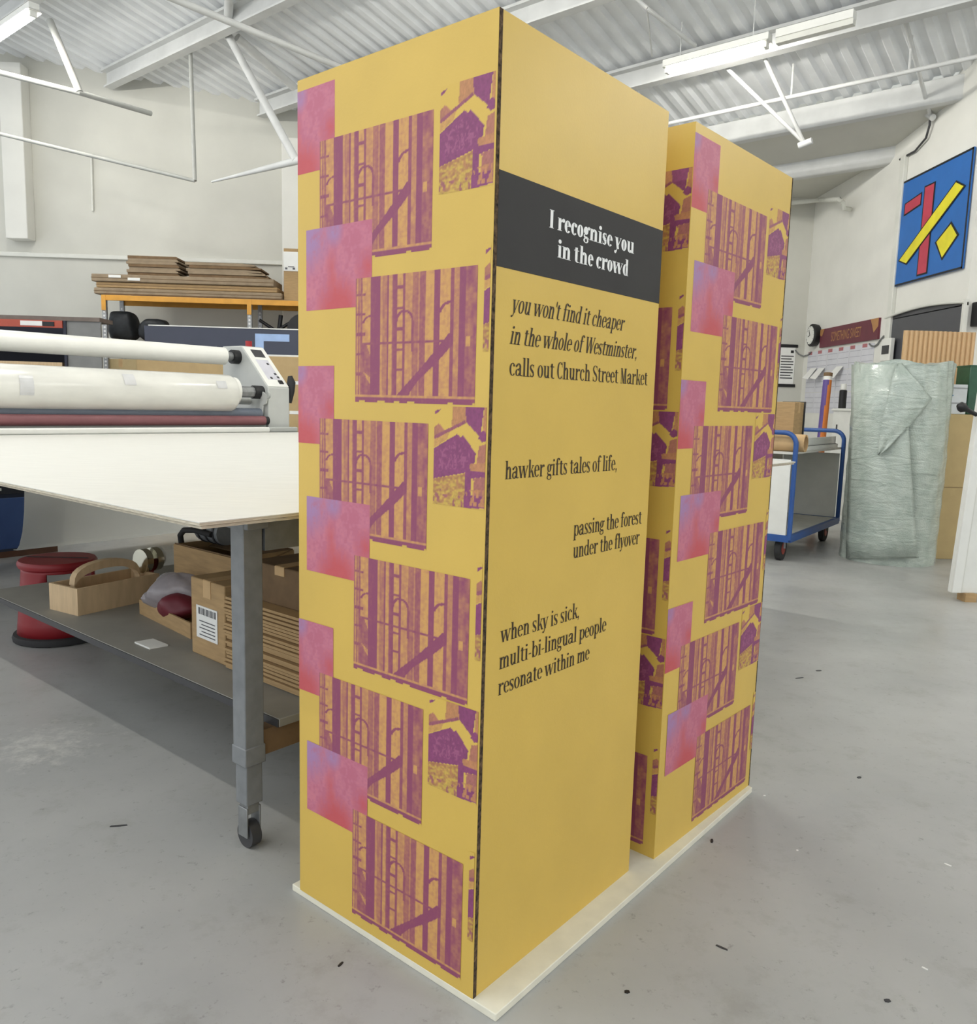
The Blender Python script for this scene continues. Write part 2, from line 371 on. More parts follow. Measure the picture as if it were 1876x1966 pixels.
def img_container(u, v):
    d = np.zeros(u.shape)          # darkness 0 tan .. 1 purple
    def st(x0, x1, k, y0=0, y1=1): 
        w = (u >= x0) & (u < x1) & (v >= y0) & (v < y1); d[w] = k
    gr = vnoise(u*3, v*.6, 22, 3)*.5+vnoise(u, v, 55, 4)*.5
    st(.0, .065, .7); st(.012, .022, .2); st(.034, .042, .25); st(.065, .14, .12); st(.14, .222, 1); st(.222, .245, .15)
    st(.245, .285, .45); st(.285, .30, .95); st(.30, .325, .12); st(.325, .335, .4); st(.335, .35, .9); st(.35, .372, .2); st(.345, .375, .95)
    st(.375, .42, .15); st(.42, .44, .9); st(.44, .50, .2); st(.50, .545, .6); st(.545, .562, .3); st(.562, .61, .75); st(.61, .675, .05)
    st(.675, .72, 1); st(.72, .805, .05); st(.805, .832, .9); st(.832, .872, .3); st(.872, .915, 1); st(.915, 1.01, .75)
    for yy in (.09, .25, .41, .57, .73): st(.33, .44, .9, yy, yy+.022); st(-.01, .09, .85, yy+.03, yy+.05)
    st(.065, .14, .75, .52, .94); d[inpoly(u, v, [(.07, .47), (.14, .62), (.14, .5)])] = .15; d[inpoly(u, v, [(.07, .75), (.14, .86), (.14, .8)])] = .1
    st(.08, .82, .9, .515, .535)
    def arch(cx, cy, rx, ry, w, a0=0, a1=180):
        q = np.hypot((u-cx)/rx, (v-cy)/ry); an = np.degrees(np.arctan2(-(v-cy), u-cx))
        d[(q < 1) & (q > 1-w) & (an >= a0) & (an <= a1)] = .95
    arch(.435, .36, .075, .085, .24); st(.495, .512, .9, .36, .6); arch(.80, .32, .085, .085, .24, 85, 180); arch(.14, .36, .075, .06, .25, 80, 180)
    d[inpoly(u, v, [(.832, .43), (.832, .55), (.72, .67), (.56, .82), (.47, .945), (.37, .945), (.45, .86), (.6, .70)])] = 1
    st(.92, .955, .05, .50, .57); d[(u > .915) & (v < .5)] *= (.6+.7*vnoise(u, v, 18, 9))[(u > .915) & (v < .5)]
    st(0, 1.01, .15, .938, .955); st(0, 1.01, 1, .955, 1.01)
    w = d < .9; d[w] = np.clip(d[w]+(gr[w]-.5)*.55, 0, 1); w = ~w; d[w] = np.clip(d[w]+(gr[w]-.5)*.3, 0, 1.05)
    d[(v > .985) & (vnoise(u, v*0, 16, 5) > .62)] = -9
    c = TAN*(1-np.clip(d, 0, 1)[..., None])+PUR*np.clip(d, 0, 1)[..., None]
    c[d < -1] = YEL
    return c
HP, HB = np.array((134, 66, 108.)), np.array((184, 128, 88.))
def img_house(u, v):
    c = np.zeros(u.shape+(3,)); c[:] = YEL; Y = np.array(YEL, float); gr = vnoise(u, v, 30, 6)*.5+vnoise(u, v, 60, 7)*.5
    def P(poly, k): c[inpoly(u, v, poly)] = k
    P([(.0, .05), (.12, .03), (.02, .09)], HP)
    P([(.35, .0), (.6, .0), (.6, .15), (.33, .2)], HB*.95+Y*.05); P([(.58, -.01), (.92, -.01), (.86, .29), (.6, .15)], HP); P([(.92, -.01), (1.01, -.01), (1.01, .25), (.9, .26)], HB)
    P([(.82, .3), (.9, .22), (1.01, .26), (1.01, .31), (.9, .34)], HP)
    P([(0, .22), (.08, .17), (.2, .24), (0, .33)], HB*.8+HP*.2); P([(.0, .30), (.58, .13), (.6, .16), (.02, .335)], HP*.7+HB*.3); P([(0, .34), (.3, .25), (.25, .33), (0, .42)], HB*.6+Y*.4)
    P([(0, .43), (.44, .27), (.5, .3), (.55, .28), (.79, .45), (.75, .62), (.55, .66), (0, .74)], HP)
    w = inpoly(u, v, [(.1, .45), (.45, .33), (.7, .47), (.6, .6), (.1, .66)]) & (gr > .56); c[w] = HP*.6+np.array((170, 105, 130))*.4
    P([(.84, .38), (1.01, .34), (1.01, .55), (.80, .58)], HB*.75+HP*.25); P([(.68, .56), (1.01, .53), (1.01, .63), (.7, .66)], HB); P([(.6, .62), (1.01, .63), (1.01, .67), (.72, .70), (.72, .88), (.6, .88)], HP)
    P([(.74, .70), (1.01, .67), (1.01, .9), (.74, .88)], HB*.6+HP*.4); P([(.72, .72), (.77, .72), (.76, .82), (.71, .82)], Y)
    br = inpoly(u, v, [(0, .74), (.6, .66), (.6, 1.01), (0, 1.01)]); s = np.sin(v*110+u*14)*.5+.5; k = np.clip(s*.35+(vnoise(u, v*2.2, 26, 21)-.5)*1.5+.25+(.86-v)*1.6, 0, 1)
    c[br] = (Y*.93*(1-k[..., None])+HB*.92*k[..., None])[br]
    w = br & (vnoise(u, v, 20, 31) > .66) & (v > .84); c[w] = HP*.5+HB*.5
    P([(.58, .88), (1.01, .86), (1.01, .98), (.58, 1.01)], HP); w = inpoly(u, v, [(.6, .82), (1.01, .8), (1.01, .98), (.7, .97)]) & (vnoise(u*1.5, v, 22, 23) > .56); c[w] = HB
    nz = np.abs(c-Y).sum(-1) > 1; c[nz] *= (.9+.2*gr)[..., None][nz]
    return c
def img_pink(u, v):
    gr = vnoise(u, v*.6, 7, 11)*.35+vnoise(u*1.4, v*.6, 17, 13)*.35+vnoise(u, v, 40, 12)*.3
    a = np.array((186, 104, 126.)); b = np.array((162, 128, 172.)); r = np.array((192, 80, 84.)); l = np.array((204, 140, 160.))
    c = a+(l-a)*np.clip((gr-.42)*2.2, 0, 1)[..., None]
    k = np.clip(1.5-np.hypot(u/.3, v/.42), 0, 1)+np.clip(1.2-np.hypot((u-.45)/.12, (v-.05)/.2), 0, 1); k = np.clip(k, 0, .9)[..., None]; c = c*(1-k)+b*k
    k = np.clip(1.35-np.hypot((u-.5)/.28, (v-1.0)/.34), 0, 1)+np.clip(1.1-np.hypot((u-.95)/.2, (v-.55)/.25), 0, 1)*.7+np.clip(.9-np.hypot((u-.4)/.12, (v-.5)/.3), 0, 1)*.6
    k = np.clip(k+(gr-.5)*1.0, 0, .9)[..., None]; c = c*(1-k)+r*k
    return c
PRINT = vcol_mat('printed_board')
def tile_mesh(fn, u0, u1, v0, v1, nu, nv, key, cache={}):
    if key in cache: return cache[key]
    u, v = np.meshgrid(np.linspace(u0, u1, nu), np.linspace(v0, v1, nv)); c = np.clip(fn(u, v), 0, 255)
    me = bpy.data.meshes.new('printed_picture')
    vs = np.stack([(u-u0)/(u1-u0), np.zeros_like(u), -(v-v0)/(v1-v0)], -1).reshape(-1, 3)
    idx = np.arange(nu*nv).reshape(nv, nu)
    fs = np.stack([idx[1:, :-1], idx[1:, 1:], idx[:-1, 1:], idx[:-1, :-1]], -1).reshape(-1, 4)
    me.from_pydata(vs.tolist(), [], fs.tolist()); me.update()
    at = me.color_attributes.new('Print', 'FLOAT_COLOR', 'POINT')
    l = np.array([lin(q) for q in c.reshape(-1, 3)]); at.data.foreach_set('color', np.concatenate([l, np.ones((len(l), 1))], 1).ravel())
    me.materials.append(PRINT); cache[key] = me; return me
def put_tile(parent, name, me, origin, eu, ev_h, nrm, layer):
    """origin = top-left, eu = horizontal vector of full width, ev_h = height"""
    o = bpy.data.objects.new(name, me); col.objects.link(o); o.parent = parent
    origin = np.asarray(origin)+np.asarray(nrm)*(.0002+.00005*layer)-OFF[parent.name]
    M4 = Matrix.Identity(4); eu = np.asarray(eu); n = np.asarray(nrm)
    for i in range(3):
        M4[i][0] = eu[i]; M4[i][1] = -n[i]; M4[i][2] = (0, 0, ev_h)[i]; M4[i][3] = origin[i]
    o.matrix_local = M4; return o
def print_face(parent, P0, du, width, nrm, sc=1.0, umin=0.):
    """P0 bottom-left of the face, du unit horizontal, sc scales u (native face .598 wide)"""
    Wd = width/sc
    for k in range(6):
        sh = 0 if k % 2 == 0 else .126; dv = .311*k
        for nm, fn, x0, x1, ztop, hh, nu, nv in (('pink', img_pink, -.0945, .1325, 1.975, .183, 90, 80), ('container', img_container, .0805, .4365, 1.853, .270, 150, 110), ('house', img_house, .4540, .6000, 1.890, .203, 64, 96)):
            if k % 2 and nm == 'house': x0, x1 = .580, .726
            else: x0, x1 = x0+sh*(nm != 'house'), x1+sh*(nm != 'house')
            c0, c1 = max(x0, umin), min(x1, Wd-.001)
            if c1-c0 < .006: continue
            fu0, fu1 = (c0-x0)/(x1-x0), (c1-x0)/(x1-x0)
            kk = (nm, round(fu0, 3), round(fu1, 3))
            me = tile_mesh(fn, fu0, fu1, 0, 1, max(6, int(nu*(fu1-fu0))), nv, kk)
            put_tile(parent, 'printed_picture', me, P0+du*(c0*sc)+V(0, 0, ztop-dv), du*((c1-c0)*sc), hh, nrm, 3*k+{'pink': 0, 'container': 1, 'house': 2}[nm])

# ------------------------------------------------------------------ serif lettering
class Glyphs:
    """High-contrast condensed roman drawn as flat quads; unit = cap height"""
    def __init__(s, stem=.125, hair=.035, wid=1.0): s.s = stem; s.h = hair; s.w = wid; s.q = []
    def rect(s, x0, y0, x1, y1): s.q.append([(x0, y0), (x1, y0), (x1, y1), (x0, y1)])
    def serif(s, x, y, w): s.rect(x-w/2, y, x+w/2, y+s.h)
    def stem(s, x, y0, y1, sb=True, st=True, flag=False):
        s.rect(x, y0, x+s.s, y1); w = s.s+.13
        if sb: s.serif(x+s.s/2, y0, w)
        if st: s.rect(x-.065 if flag else x-.065, y1-s.h, x+s.s+(0 if flag else .065), y1)
    def ring(s, cx, cy, rx, ry, a0=0, a1=360, ws=None, wh=None, n=22):
        ws = ws or s.s; wh = wh or s.h; t = np.radians(np.linspace(a0, a1, n))
        for i in range(n-1):
            p = []
            for q in (t[i], t[i+1]): p.append(((cx+rx*math.cos(q), cy+ry*math.sin(q)), (cx+(rx-ws)*math.cos(q), cy+(ry-wh)*math.sin(q))))
            s.q.append([p[0][0], p[1][0], p[1][1], p[0][1]])
    def ball(s, cx, cy, r): 
        t = np.linspace(0, 2*math.pi, 11)[:-1]; s.q.append([(cx+r*math.cos(a), cy+r*math.sin(a)*1.05) for a in t])
    def diag(s, x0, y0, x1, y1, w): s.q.append([(x0, y0), (x0+w, y0), (x1+w, y1), (x1, y1)])
    def line(s, pts, ws):
        for i in range(len(pts)-1):
            (x0, y0), (x1, y1) = pts[i], pts[i+1]; dx, dy = x1-x0, y1-y0; l = math.hypot(dx, dy) or 1; nx, ny = -dy/l, dx/l; a, b = ws[i]/2, ws[i+1]/2
            s.q.append([(x0+nx*a, y0+ny*a), (x0-nx*a, y0-ny*a), (x1-nx*b, y1-ny*b), (x1+nx*b, y1+ny*b)])
    def glyph(s, ch):
        S, h, X = s.s, s.h, .70; s.q = []; W_ = .40+S*.35; A = 1.04
        R = W_/2
        if ch == ' ': return .19
        if ch == 'o': s.ring(R, X/2, R, X/2+.01); return W_
        if ch == 'c': s.ring(R, X/2, R, X/2+.01, 55, 318); s.ball(R+.11, X-.13, S*.55); return W_-.04
        if ch == 'e': s.ring(R, X/2, R, X/2+.01, 5, 320); s.rect(S*.6, X/2+.02, W_-.02, X/2+.02+h); return W_-.02
        if ch == 'i': s.stem(.065, 0, X, flag=True); s.ball(.065+S/2, .92, S*.62); return S+.13
        if ch == 'l': s.stem(.065, 0, A, flag=True); return S+.13
        if ch == 'I': s.stem(.065, 0, 1); return S+.13
        if ch in 'nhmr':
            s.stem(.065, 0, A if ch == 'h' else X, flag=True); x = .065+S
            if ch == 'r':
                s.ring(x+.16, X-.20, .17, .20, 70, 180, S*.5, h); s.ball(x+.17, X-.08, S*.58); return x+.22
            iw = .15
            for k in range(2 if ch == 'm' else 1):
                s.ring(x+iw+S-(iw+S)*.62, X-.22, (iw+S)*.62, .23, 0, 165, S, h*1.6, 12); s.stem(x+iw, 0, X-.2, st=False); x += iw+S
            return x+.065
        if ch == 'u':
            iw = .15; s.stem(.065, .2, X, sb=False, flag=True); x = .065+S; s.ring(.065+(iw+S)*.62, .22, (iw+S)*.62, .23, 180, 345, S, h*1.6, 12)
            s.rect(x+iw, 0, x+iw+S, X); s.rect(x+iw-.065, X-h, x+iw, X); s.rect(x+iw+S, 0, x+iw+S+.065, h); return x+iw+S+.065
        if ch in 'dbpq':
            if ch == 'd': s.ring(R, X/2, R, X/2+.01, 30, 330); s.rect(W_-S, 0, W_, A); s.rect(W_-S-.065, A-h, W_, A); s.rect(W_, 0, W_+.06, h); return W_+.06
            x = .065; s.stem(x, -.28 if ch == 'p' else 0, X if ch == 'p' else A, sb=ch == 'p', flag=True); s.ring(x+R, X/2, R, X/2+.01, -150, 150); return x+W_
        if ch == 'a':
            x = .30; s.rect(x, .02, x+S, X-.15); s.ring(x+S-.17, X-.18, .17, .19, 0, 160, S, h*1.3, 12); s.ball(.08, X-.15, S*.55)
            s.ring(.17, .19, .17, .20, 40, 350, S*.9, h*1.3, 16); s.line([(.19, .38), (x+.02, .42)], [h*1.3]*2); s.line([(x+S*.4, .05), (x+S+.06, .02), (x+S+.1, .08)], [h*1.6, h*1.6, h]); return x+S+.09
        if ch == 's' or ch == 'S':
            hh = X if ch == 's' else 1.0; w = .33 if ch == 's' else .42; q = hh/4
            s.ring(w/2, hh-q, w/2, q+.01, 35, 185, S*.8, h, 12); s.ring(w/2, q, w/2, q+.01, -145+0, 5, S*.8, h, 12)
            s.line([(S*.35, hh-q-.02), (w*.35, hh/2+.05), (w*.65, hh/2-.05), (w-S*.35, q+.02)], [S*.75, S*1.15, S*1.15, S*.75])
            s.rect(w-.05, hh-q*1.1, w-.02, hh); s.rect(.02, 0, .05, q*1.1); return w+.02
        if ch == 't': s.rect(.09, .1, .09+S, .86); s.rect(0, X-h*1.2, .09+S+.12, X); s.ring(.09+S*.5+.11, .13, .11+S*.5, .14, 180, 310, S, h*1.3, 10); s.diag(.09, .86, .05, X-h, .05); return .09+S+.13
        if ch == 'f': s.stem(.09, 0, .86, st=False); s.rect(0, X-h*1.2, .09+S+.14, X); s.ring(.09+.16, .84, .16, .22, 40, 180, S, h*1.3, 12); s.ball(.34, .95, S*.5); return .09+S+.13
        if ch in 'vyw':
            n = 2 if ch == 'w' else 1; x = 0; st = .30
            for k in range(n):
                s.diag(x+.14, 0, x, X, S*1.05); s.diag(x+.16, 0, x+.16+S+.10, X, h*1.3); s.serif(x+S/2, X-h, S+.13); s.serif(x+.16+S+.11, X-h, .16); x += .14+S+.06
            if ch == 'y': s.line([(.18, .02), (.12, -.18), (.03, -.24)], [h*1.5, h*1.5, h*1.5]); s.ball(.03, -.21, S*.5)
            return x+.11
        if ch == 'W':
            x = 0
            for k in range(2): s.diag(x+.16, 0, x, 1, S*1.05); s.diag(x+.19, 0, x+.20+S+.08, 1, h*1.3); s.serif(x+S/2, 1-h, S+.13); x += .18+S+.06
            s.serif(x+.06, 1-h, .16); return x+.10
        if ch == 'k':
            s.stem(.065, 0, A, flag=True); x = .065+S; s.diag(x, .28, x+.2, X, h*1.4); s.diag(x+.2, 0, x+.06, .40, S*1.0); s.serif(x+.2, X-h, .18); s.serif(x+.27, 0, .2); return x+.30
        if ch == 'g':
            s.ring(.18, .47, .18, .24); s.ball(.40, .64, S*.5); s.line([(.3, .62), (.40, .66)], [h, h]); s.ring(.19, -.10, .2, .15, 0, 360, S*.6, h*1.2); s.line([(.08, .26), (.04, .15), (.12, .07), (.3, .06), (.37, -.02)], [h, S*.6, S*.7, S*.8, S*.6]); return .43
        if ch == 'C': s.ring(.24, .5, .24, .51, 45, 315); s.rect(.42, .70, .445, 1.0); s.rect(.42, 0, .445, .25); return .46
        if ch == 'M':
            s.rect(.07, 0, .07+h, 1); s.serif(.085, 0, .17); s.diag(.28, 0, .05, 1, S*1.0); s.diag(.30, 0, .45, 1, h*1.2); s.rect(.46, 0, .46+S, 1); s.serif(.46+S/2, 0, S+.13); s.serif(.10, 1-h, .18); s.serif(.46+S/2, 1-h, S+.13); return .60+S*.6
        if ch == ',': s.ball(.08, .06, S*.55); s.line([(.11, .05), (.10, -.08), (.04, -.16)], [S*.5, S*.35, h]); return .16
        if ch == "'": s.diag(.03, .72, .03, 1.04, S*.6); return .10
        if ch == '-': s.rect(.02, .28, .22, .28+h*1.8); return .24
        raise ValueError(ch)
def lettering(parent, text, P0, du, nrm, x0, x1, base, cap, material, stem=.125, italic=0., name='lettering'):
    g = Glyphs(stem=stem); quads = []; x = 0; trk = .035
    for ch in text:
        w = g.glyph(ch)
        for q in g.q: quads.append([(px+x, py) for px, py in q])
        x += w+trk
    x -= trk; k = (x1-x0)/x
    mb = MB(); P0 = np.asarray(P0); vs = []; fs = []
    for q in quads:
        pts = [P0+du*(x0+px*k+italic*(py-.35)*cap*.9)+V(0, 0, base+py*cap)+np.asarray(nrm)*.0009 for px, py in q]
        c = np.dot(np.cross(pts[1]-pts[0], pts[2]-pts[1]), nrm)
        if c < 0: pts = pts[::-1]
        mb.add(pts, [tuple(range(len(pts)))])
    return mb.build(name, material, parent, smooth=False)

mat('tower_yellow', YEL, .42, var=.025, scale=6, bump=.03, bscale=180)
mat('tower_band', (56, 55, 54), .65, var=.03, spec=.25)
mat('ink', (54, 40, 26), .6, var=0)
mat('white_ink', (240, 240, 236), .6, var=0)
mat('board_core', (84, 66, 46), .95, var=.75, scale=95, bump=.6, bscale=120)
mat('base_board', (226, 222, 204), .7, var=.04, scale=20)
HT = 2.0; WA, WB = .5984, .6634
def tower(name, label, o, u, w_front, w_side, faces):
    """o = base corner (a,b coords resolved to world), u = unit vectors (left dir, back dir)"""
    L, B = u; t = thing(name, o, label, 'display tower', None)
    tk = .016
    nl, nr = -B, -L        # outward normals: front-left face looks along -B, right face looks along -L
    z = V(0, 0, HT)
    MB().obox(o+L*.0, L*w_front, B*tk, z).build('front_panel', 'tower_yellow', t)
    MB().obox(o+B*tk*1.0+L*.0, L*tk, B*(w_side-2*tk), z).build('side_panel', 'tower_yellow', t)
    MB().obox(o+L*(w_front-tk)+B*tk, L*tk, B*(w_side-2*tk), z).build('side_panel', 'tower_yellow', t)
    MB().obox(o+B*(w_side-tk), L*w_front, B*tk, z).build('back_panel', 'tower_yellow', t)
    MB().obox(o+L*tk+B*tk+V(0, 0, HT-tk), L*(w_front-2*tk), B*(w_side-2*tk), V(0, 0, tk)).build('top_panel', 'tower_yellow', t)
    # exposed honeycomb core where the front panel's cut end shows on the right face
    if faces: MB().obox(o-L*.0006+B*faces[0], L*.0006, B*faces[1], z).build('cut_board_edge', 'board_core', t)
    return t
o1 = T(0, 0, T0)
tw = tower('display_tower', 'yellow printed cardboard tower with black verse lettering and a dark grey title band', o1, (Ad, Bd), WA, WB, (.001, .0105))
print_face(tw, T(WA, 0, T0), -Ad, WA-.003, -Bd)
P0 = T(0, 0, T0); nB = -Ad
MB().obox(P0+Bd*.012+V(0, 0, 1.539)-Ad*.0006, Bd*(WB-.012), V(0, 0, .178), -Ad*-.0005).build('title_band', 'tower_band', tw)
lettering(tw, 'I recognise you', P0, Bd, nB, .179, .526, 1.640, .036, 'white_ink', .19)
lettering(tw, 'in the crowd', P0, Bd, nB, .212, .504, 1.585, .036, 'white_ink', .19)
for tx, a_, b_, z_, it in (("you won't find it cheaper", .066, .498, 1.457, .26), ('in the whole of Westminster,', .062, .566, 1.395, .26), ('calls out Church Street Market', .062, .624, 1.333, 0),
    ('hawker gifts tales of life,', .058, .495, 1.124, 0), ('passing the forest', .317, .631, .979, 0), ('under the flyover', .319, .625, .927, 0),
    ('when sky is sick,', .060, .355, .781, 0), ('multi-bi-lingual people', .057, .480, .7235, 0), ('resonate within me', .056, .408, .667, 0)):
    lettering(tw, tx, P0, Bd, nB, a_, b_, z_, .036, 'ink', .115, it)
# second tower, turned a little
TH2 = .7523; B2 = V(math.sin(TH2), math.cos(TH2), 0); A2v = V(-math.cos(TH2), math.sin(TH2), 0)
S2 = T(-.024, .763, T0); W2 = .644
tw2 = tower('display_tower', 'yellow printed cardboard tower without lettering behind the lettered one', S2, (A2v, B2), .60, W2, (W2-.006, .0055))
print_face(tw2, S2, B2, W2-.002, -A2v, sc=1.077)
print_face(tw2, S2+A2v*.60, -A2v, .599, -B2)
# base board under both
bo = T(-.118, -.055, 0); pC = onz(952, 1948, T0); pL = onz(561, 1697, T0); pR = onz(1443, 1513, T0)
MB().prism([pC, pL, pL+Bd*1.60, pC+(pR-pC)*1.005], V(0, 0, -T0)).build('base_board', 'base_board', label='thin cream base board on the floor under both yellow towers', cat='board', bevel=.002)
#OBJECTS_PART2
# ------------------------------------------------------------------ big work bench
def zat(px, py, P):
    d = ray(px, py); k = math.hypot(P[0]-C[0], P[1]-C[1])/math.hypot(d[0], d[1]); return float(C[2]+d[2]*k)
mat('bench_top', (220, 219, 212), .5, var=.03, scale=5, stretch=(1, 9, 1))
mat('ply_edge', (205, 196, 176), .8, var=.2, scale=40, stretch=(1, 1, 14))
mat('bench_steel', (128, 131, 133), .5, metal=.15, var=.08, scale=25)
mat('shelf_grey', (146, 144, 136), .6, var=.05)
bt = thing('work_bench', T(2.8, 1.7, 0), 'huge white topped work bench on grey steel legs', 'work bench')
a0, a1, bb0, bb1 = .693, 4.93, -.213, 3.75
def rect_top(m, a0, a1, b0, b1, z0, z1): return m.abox(a0, a1, b0, b1, z0, z1)
rect_top(MB(), a0, a1, bb0, bb1, .998, 1.0).build('top_laminate', 'bench_top', bt)
rect_top(MB(), a0+.001, a1, bb0+.001, bb1, .991, .998).build('upper_plywood', 'ply_edge', bt)
rect_top(MB(), a0+.006, a1, bb0+.006, bb1, .9895, .991).build('glue_line', 'kraft_dark', bt)
rect_top(MB(), a0+.008, a1, bb0+.010, bb1, .982, .9895).build('lower_plywood', 'ply_edge', bt)
LA, LB = .907, .056
MB().abox(LA-.02, a1-.3, LB+.04, LB+.09, .915, .982).build('apron', 'bench_steel', bt)
MB().abox(LA-.03, LA+.02, LB+.04, 3.2, .87, .982).build('apron', 'bench_steel', bt)
for (la, lb) in ((LA, LB), (LA, 3.1), (4.45, LB), (4.45, 3.1)):
    w = .031
    lg = MB().abox(la-w, la+w, lb-w, lb+w, .30, .982).build('leg', 'bench_steel', bt, bevel=.003)
    MB().abox(la-.027, la+.027, lb-.027, lb+.027, .135, .40).build('leg_sleeve', 'bench_steel', lg, bevel=.003)
    MB().abox(la-.034, la+.034, lb-.034, lb+.034, .255, .31).build('collar', 'bench_steel', lg, bevel=.003)
    MB().abox(la-.02, la+.02, lb-.02, lb+.02, .105, .135).build('castor_plate', 'galv', lg, bevel=.002)
    for sg in (-1, 1): MB().abox(la-.022, la+.022, lb+sg*.021-.003, lb+sg*.021+.003, .035, .125).build('castor_fork', 'galv', lg, bevel=.002)
    MB().tube([T(la, lb-.016, .038), T(la, lb+.016, .038)], .038, 24).build('castor_wheel', 'dark_grey', lg)
    MB().abox(la-.045, la+.045, lb-.028, lb+.045, .935, .982).build('corner_bracket', 'bench_steel', lg, bevel=.004)
MB().abox(LA-.02, LA+.03, LB+.03, 3.1, .27, .345).build('lower_rail', 'kraft_dark', bt)
ZS = .37
MB().abox(.87, 3.12, .135, 1.45, .345, ZS).build('lower_shelf', 'shelf_grey', bt, bevel=.002)
MB().abox(.872, 3.118, .131, .135, .345, ZS-.002).build('shelf_edging', 'dark_grey', bt)

# ------------------------------------------------------------------ things on the bench's lower shelf
mat('wood_pale', (205, 178, 140), .7, var=.08, scale=8, stretch=(8, 1, 1))
mat('chrome', (215, 213, 200), .15, metal=1., var=.0)
mat('red_plastic', (140, 30, 38), .45, var=.04)
mat('rubber', (45, 45, 46), .8)
mat('pouch', (206, 200, 206), .25, var=.12, scale=14, trans=.45)
mat('label_print', (88, 88, 92), .7, var=.1)
c = onz(290, 1237, ZS)
MB().obox(c-Ad*.055-Bd*.035, Ad*.11, (Bd*.75+Ad*-.1)*.09, V(0, 0, .006)).build('card_offcut', 'white_board', label='small white card offcut lying flat on the bench shelf', cat='card')
# caddy
k0 = onz(150, 1183, ZS); k1 = onz(117, 1173, ZS); hz = zat(150, 1131, k0)-ZS
q = onz(306, 1101, ZS+hz); ln = q-k0; ln[2] = 0; L_ = np.linalg.norm(ln); ln /= L_; sd = k1-k0; sd[2] = 0; sd -= ln*np.dot(sd, ln); sd /= np.linalg.norm(sd); wd_ = .20
L_ = min(L_, .62)
cd = thing('tool_caddy', k0+ln*L_/2+sd*wd_/2, 'pale wooden tool caddy with a curved carrying handle on the bench shelf', 'tool caddy')
tk = .012
MB().obox(k0, ln*L_, sd*tk, V(0, 0, hz)).build('side_board', 'wood_pale', cd)
MB().obox(k0+sd*(wd_-tk), ln*L_, sd*tk, V(0, 0, hz)).build('side_board', 'wood_pale', cd)
MB().obox(k0+sd*tk, ln*tk, sd*(wd_-2*tk), V(0, 0, hz)).build('end_board', 'wood_pale', cd)
MB().obox(k0+sd*tk+ln*(L_-tk), ln*tk, sd*(wd_-2*tk), V(0, 0, hz)).build('end_board', 'wood_pale', cd)
MB().obox(k0+sd*tk+ln*tk, ln*(L_-2*tk), sd*(wd_-2*tk), V(0, 0, .01)).build('base_board', 'wood_pale', cd)
mid = k0+sd*wd_/2
hp = [mid+ln*(L_*.5-L_*.40*math.cos(t))+V(0, 0, hz-.05+(.10)*math.sin(t)**.6) for t in np.linspace(.02, math.pi-.02, 15)]
mb = MB()
for i in range(14):
    A_, B_ = hp[i], hp[i+1]; up = V(0, 0, .035); s_ = sd*.018
    mb.add([A_-s_, B_-s_, B_+s_, A_+s_, A_-s_+up, B_-s_+up, B_+s_+up, A_+s_+up], [(0, 3, 2, 1), (4, 5, 6, 7), (0, 1, 5, 4), (2, 3, 7, 6)])
mb.build('handle', 'wood_pale', cd)
tg = k0+ln*.42+sd*.10+V(0, 0, .012)
tp = thing('tape_gun', tg, 'shiny chrome tape dispenser standing in the wooden caddy', 'tape dispenser')
zt_ = zat(262, 1056, tg)
for k in (-1, 1):
    MB().tube([tg+ln*(.028*k-.016)+V(0, 0, zt_-ZS-.06), tg+ln*(.028*k+.016)+V(0, 0, zt_-ZS-.06)], .055, 20).build('chrome_drum', 'chrome', tp)
MB().obox(tg-ln*.02-sd*.012, ln*.04, sd*.024, V(0, 0, zt_-ZS-.06)).build('grip', 'red_plastic', tp, bevel=.005)
MB().tube([tg+ln*.045+V(0, 0, zt_-ZS-.05), tg+ln*.062+V(0, 0, zt_-ZS-.05)], .045, 20).build('tape_roll', 'white_plastic', tp)
# tray
g0 = onz(268, 1178, ZS); g1 = onz(366, 1227, ZS); du = g0-g1; du[2] = 0; gl = np.linalg.norm(du); du /= gl; gw = V(-du[1], du[0], 0); gw = gw if np.dot(gw, Bd) > 0 else -gw
ty = thing('cardboard_tray', (g0+g1)/2+gw*.08, 'shallow cardboard tray under the clear plastic bag', 'tray')
MB().obox(g1, du*gl, gw*.16, V(0, 0, .012)).build('tray_base', 'kraft', ty)
for o_, e_, w_ in ((g1, du*gl, gw*.008), (g1+gw*.152, du*gl, gw*.008), (g1+gw*.008, du*.008, gw*.144), (g1+gw*.008+du*(gl-.008), du*.008, gw*.144)):
    MB().obox(o_+V(0, 0, .012), e_, w_, V(0, 0, .05)).build('tray_wall', 'kraft', ty)
def blob(c, r, seed, amp=.25, nu=22, nv=14, ex=1.):
    pw = lambda q: math.copysign(abs(q)**ex, q)
    vs, fs = [], []
    rr = np.random.RandomState(seed); ph = rr.rand(6)*6.28
    for i in range(nv+1):
        p = math.pi*i/nv
        for j in range(nu):
            t = 2*math.pi*j/nu; k = 1+amp*(math.sin(3*t+ph[0]+2*p)*.4+math.sin(5*t+ph[1]-3*p)*.3+math.sin(2*t+4*p+ph[2])*.3)*math.sin(p)
            vs.append((c[0]+r[0]*k*pw(math.sin(p))*pw(math.cos(t)), c[1]+r[1]*k*pw(math.sin(p))*pw(math.sin(t)), c[2]+r[2]*pw(math.cos(p))*(1+(k-1)*.5*(math.cos(p) > 0))))
    for i in range(nv):
        for j in range(nu):
            a = i*nu+j; b = i*nu+(j+1) % nu; fs.append((a, a+nu, b+nu, b))
    return vs, fs
bc = (g0+g1)/2+gw*.08+du*.05
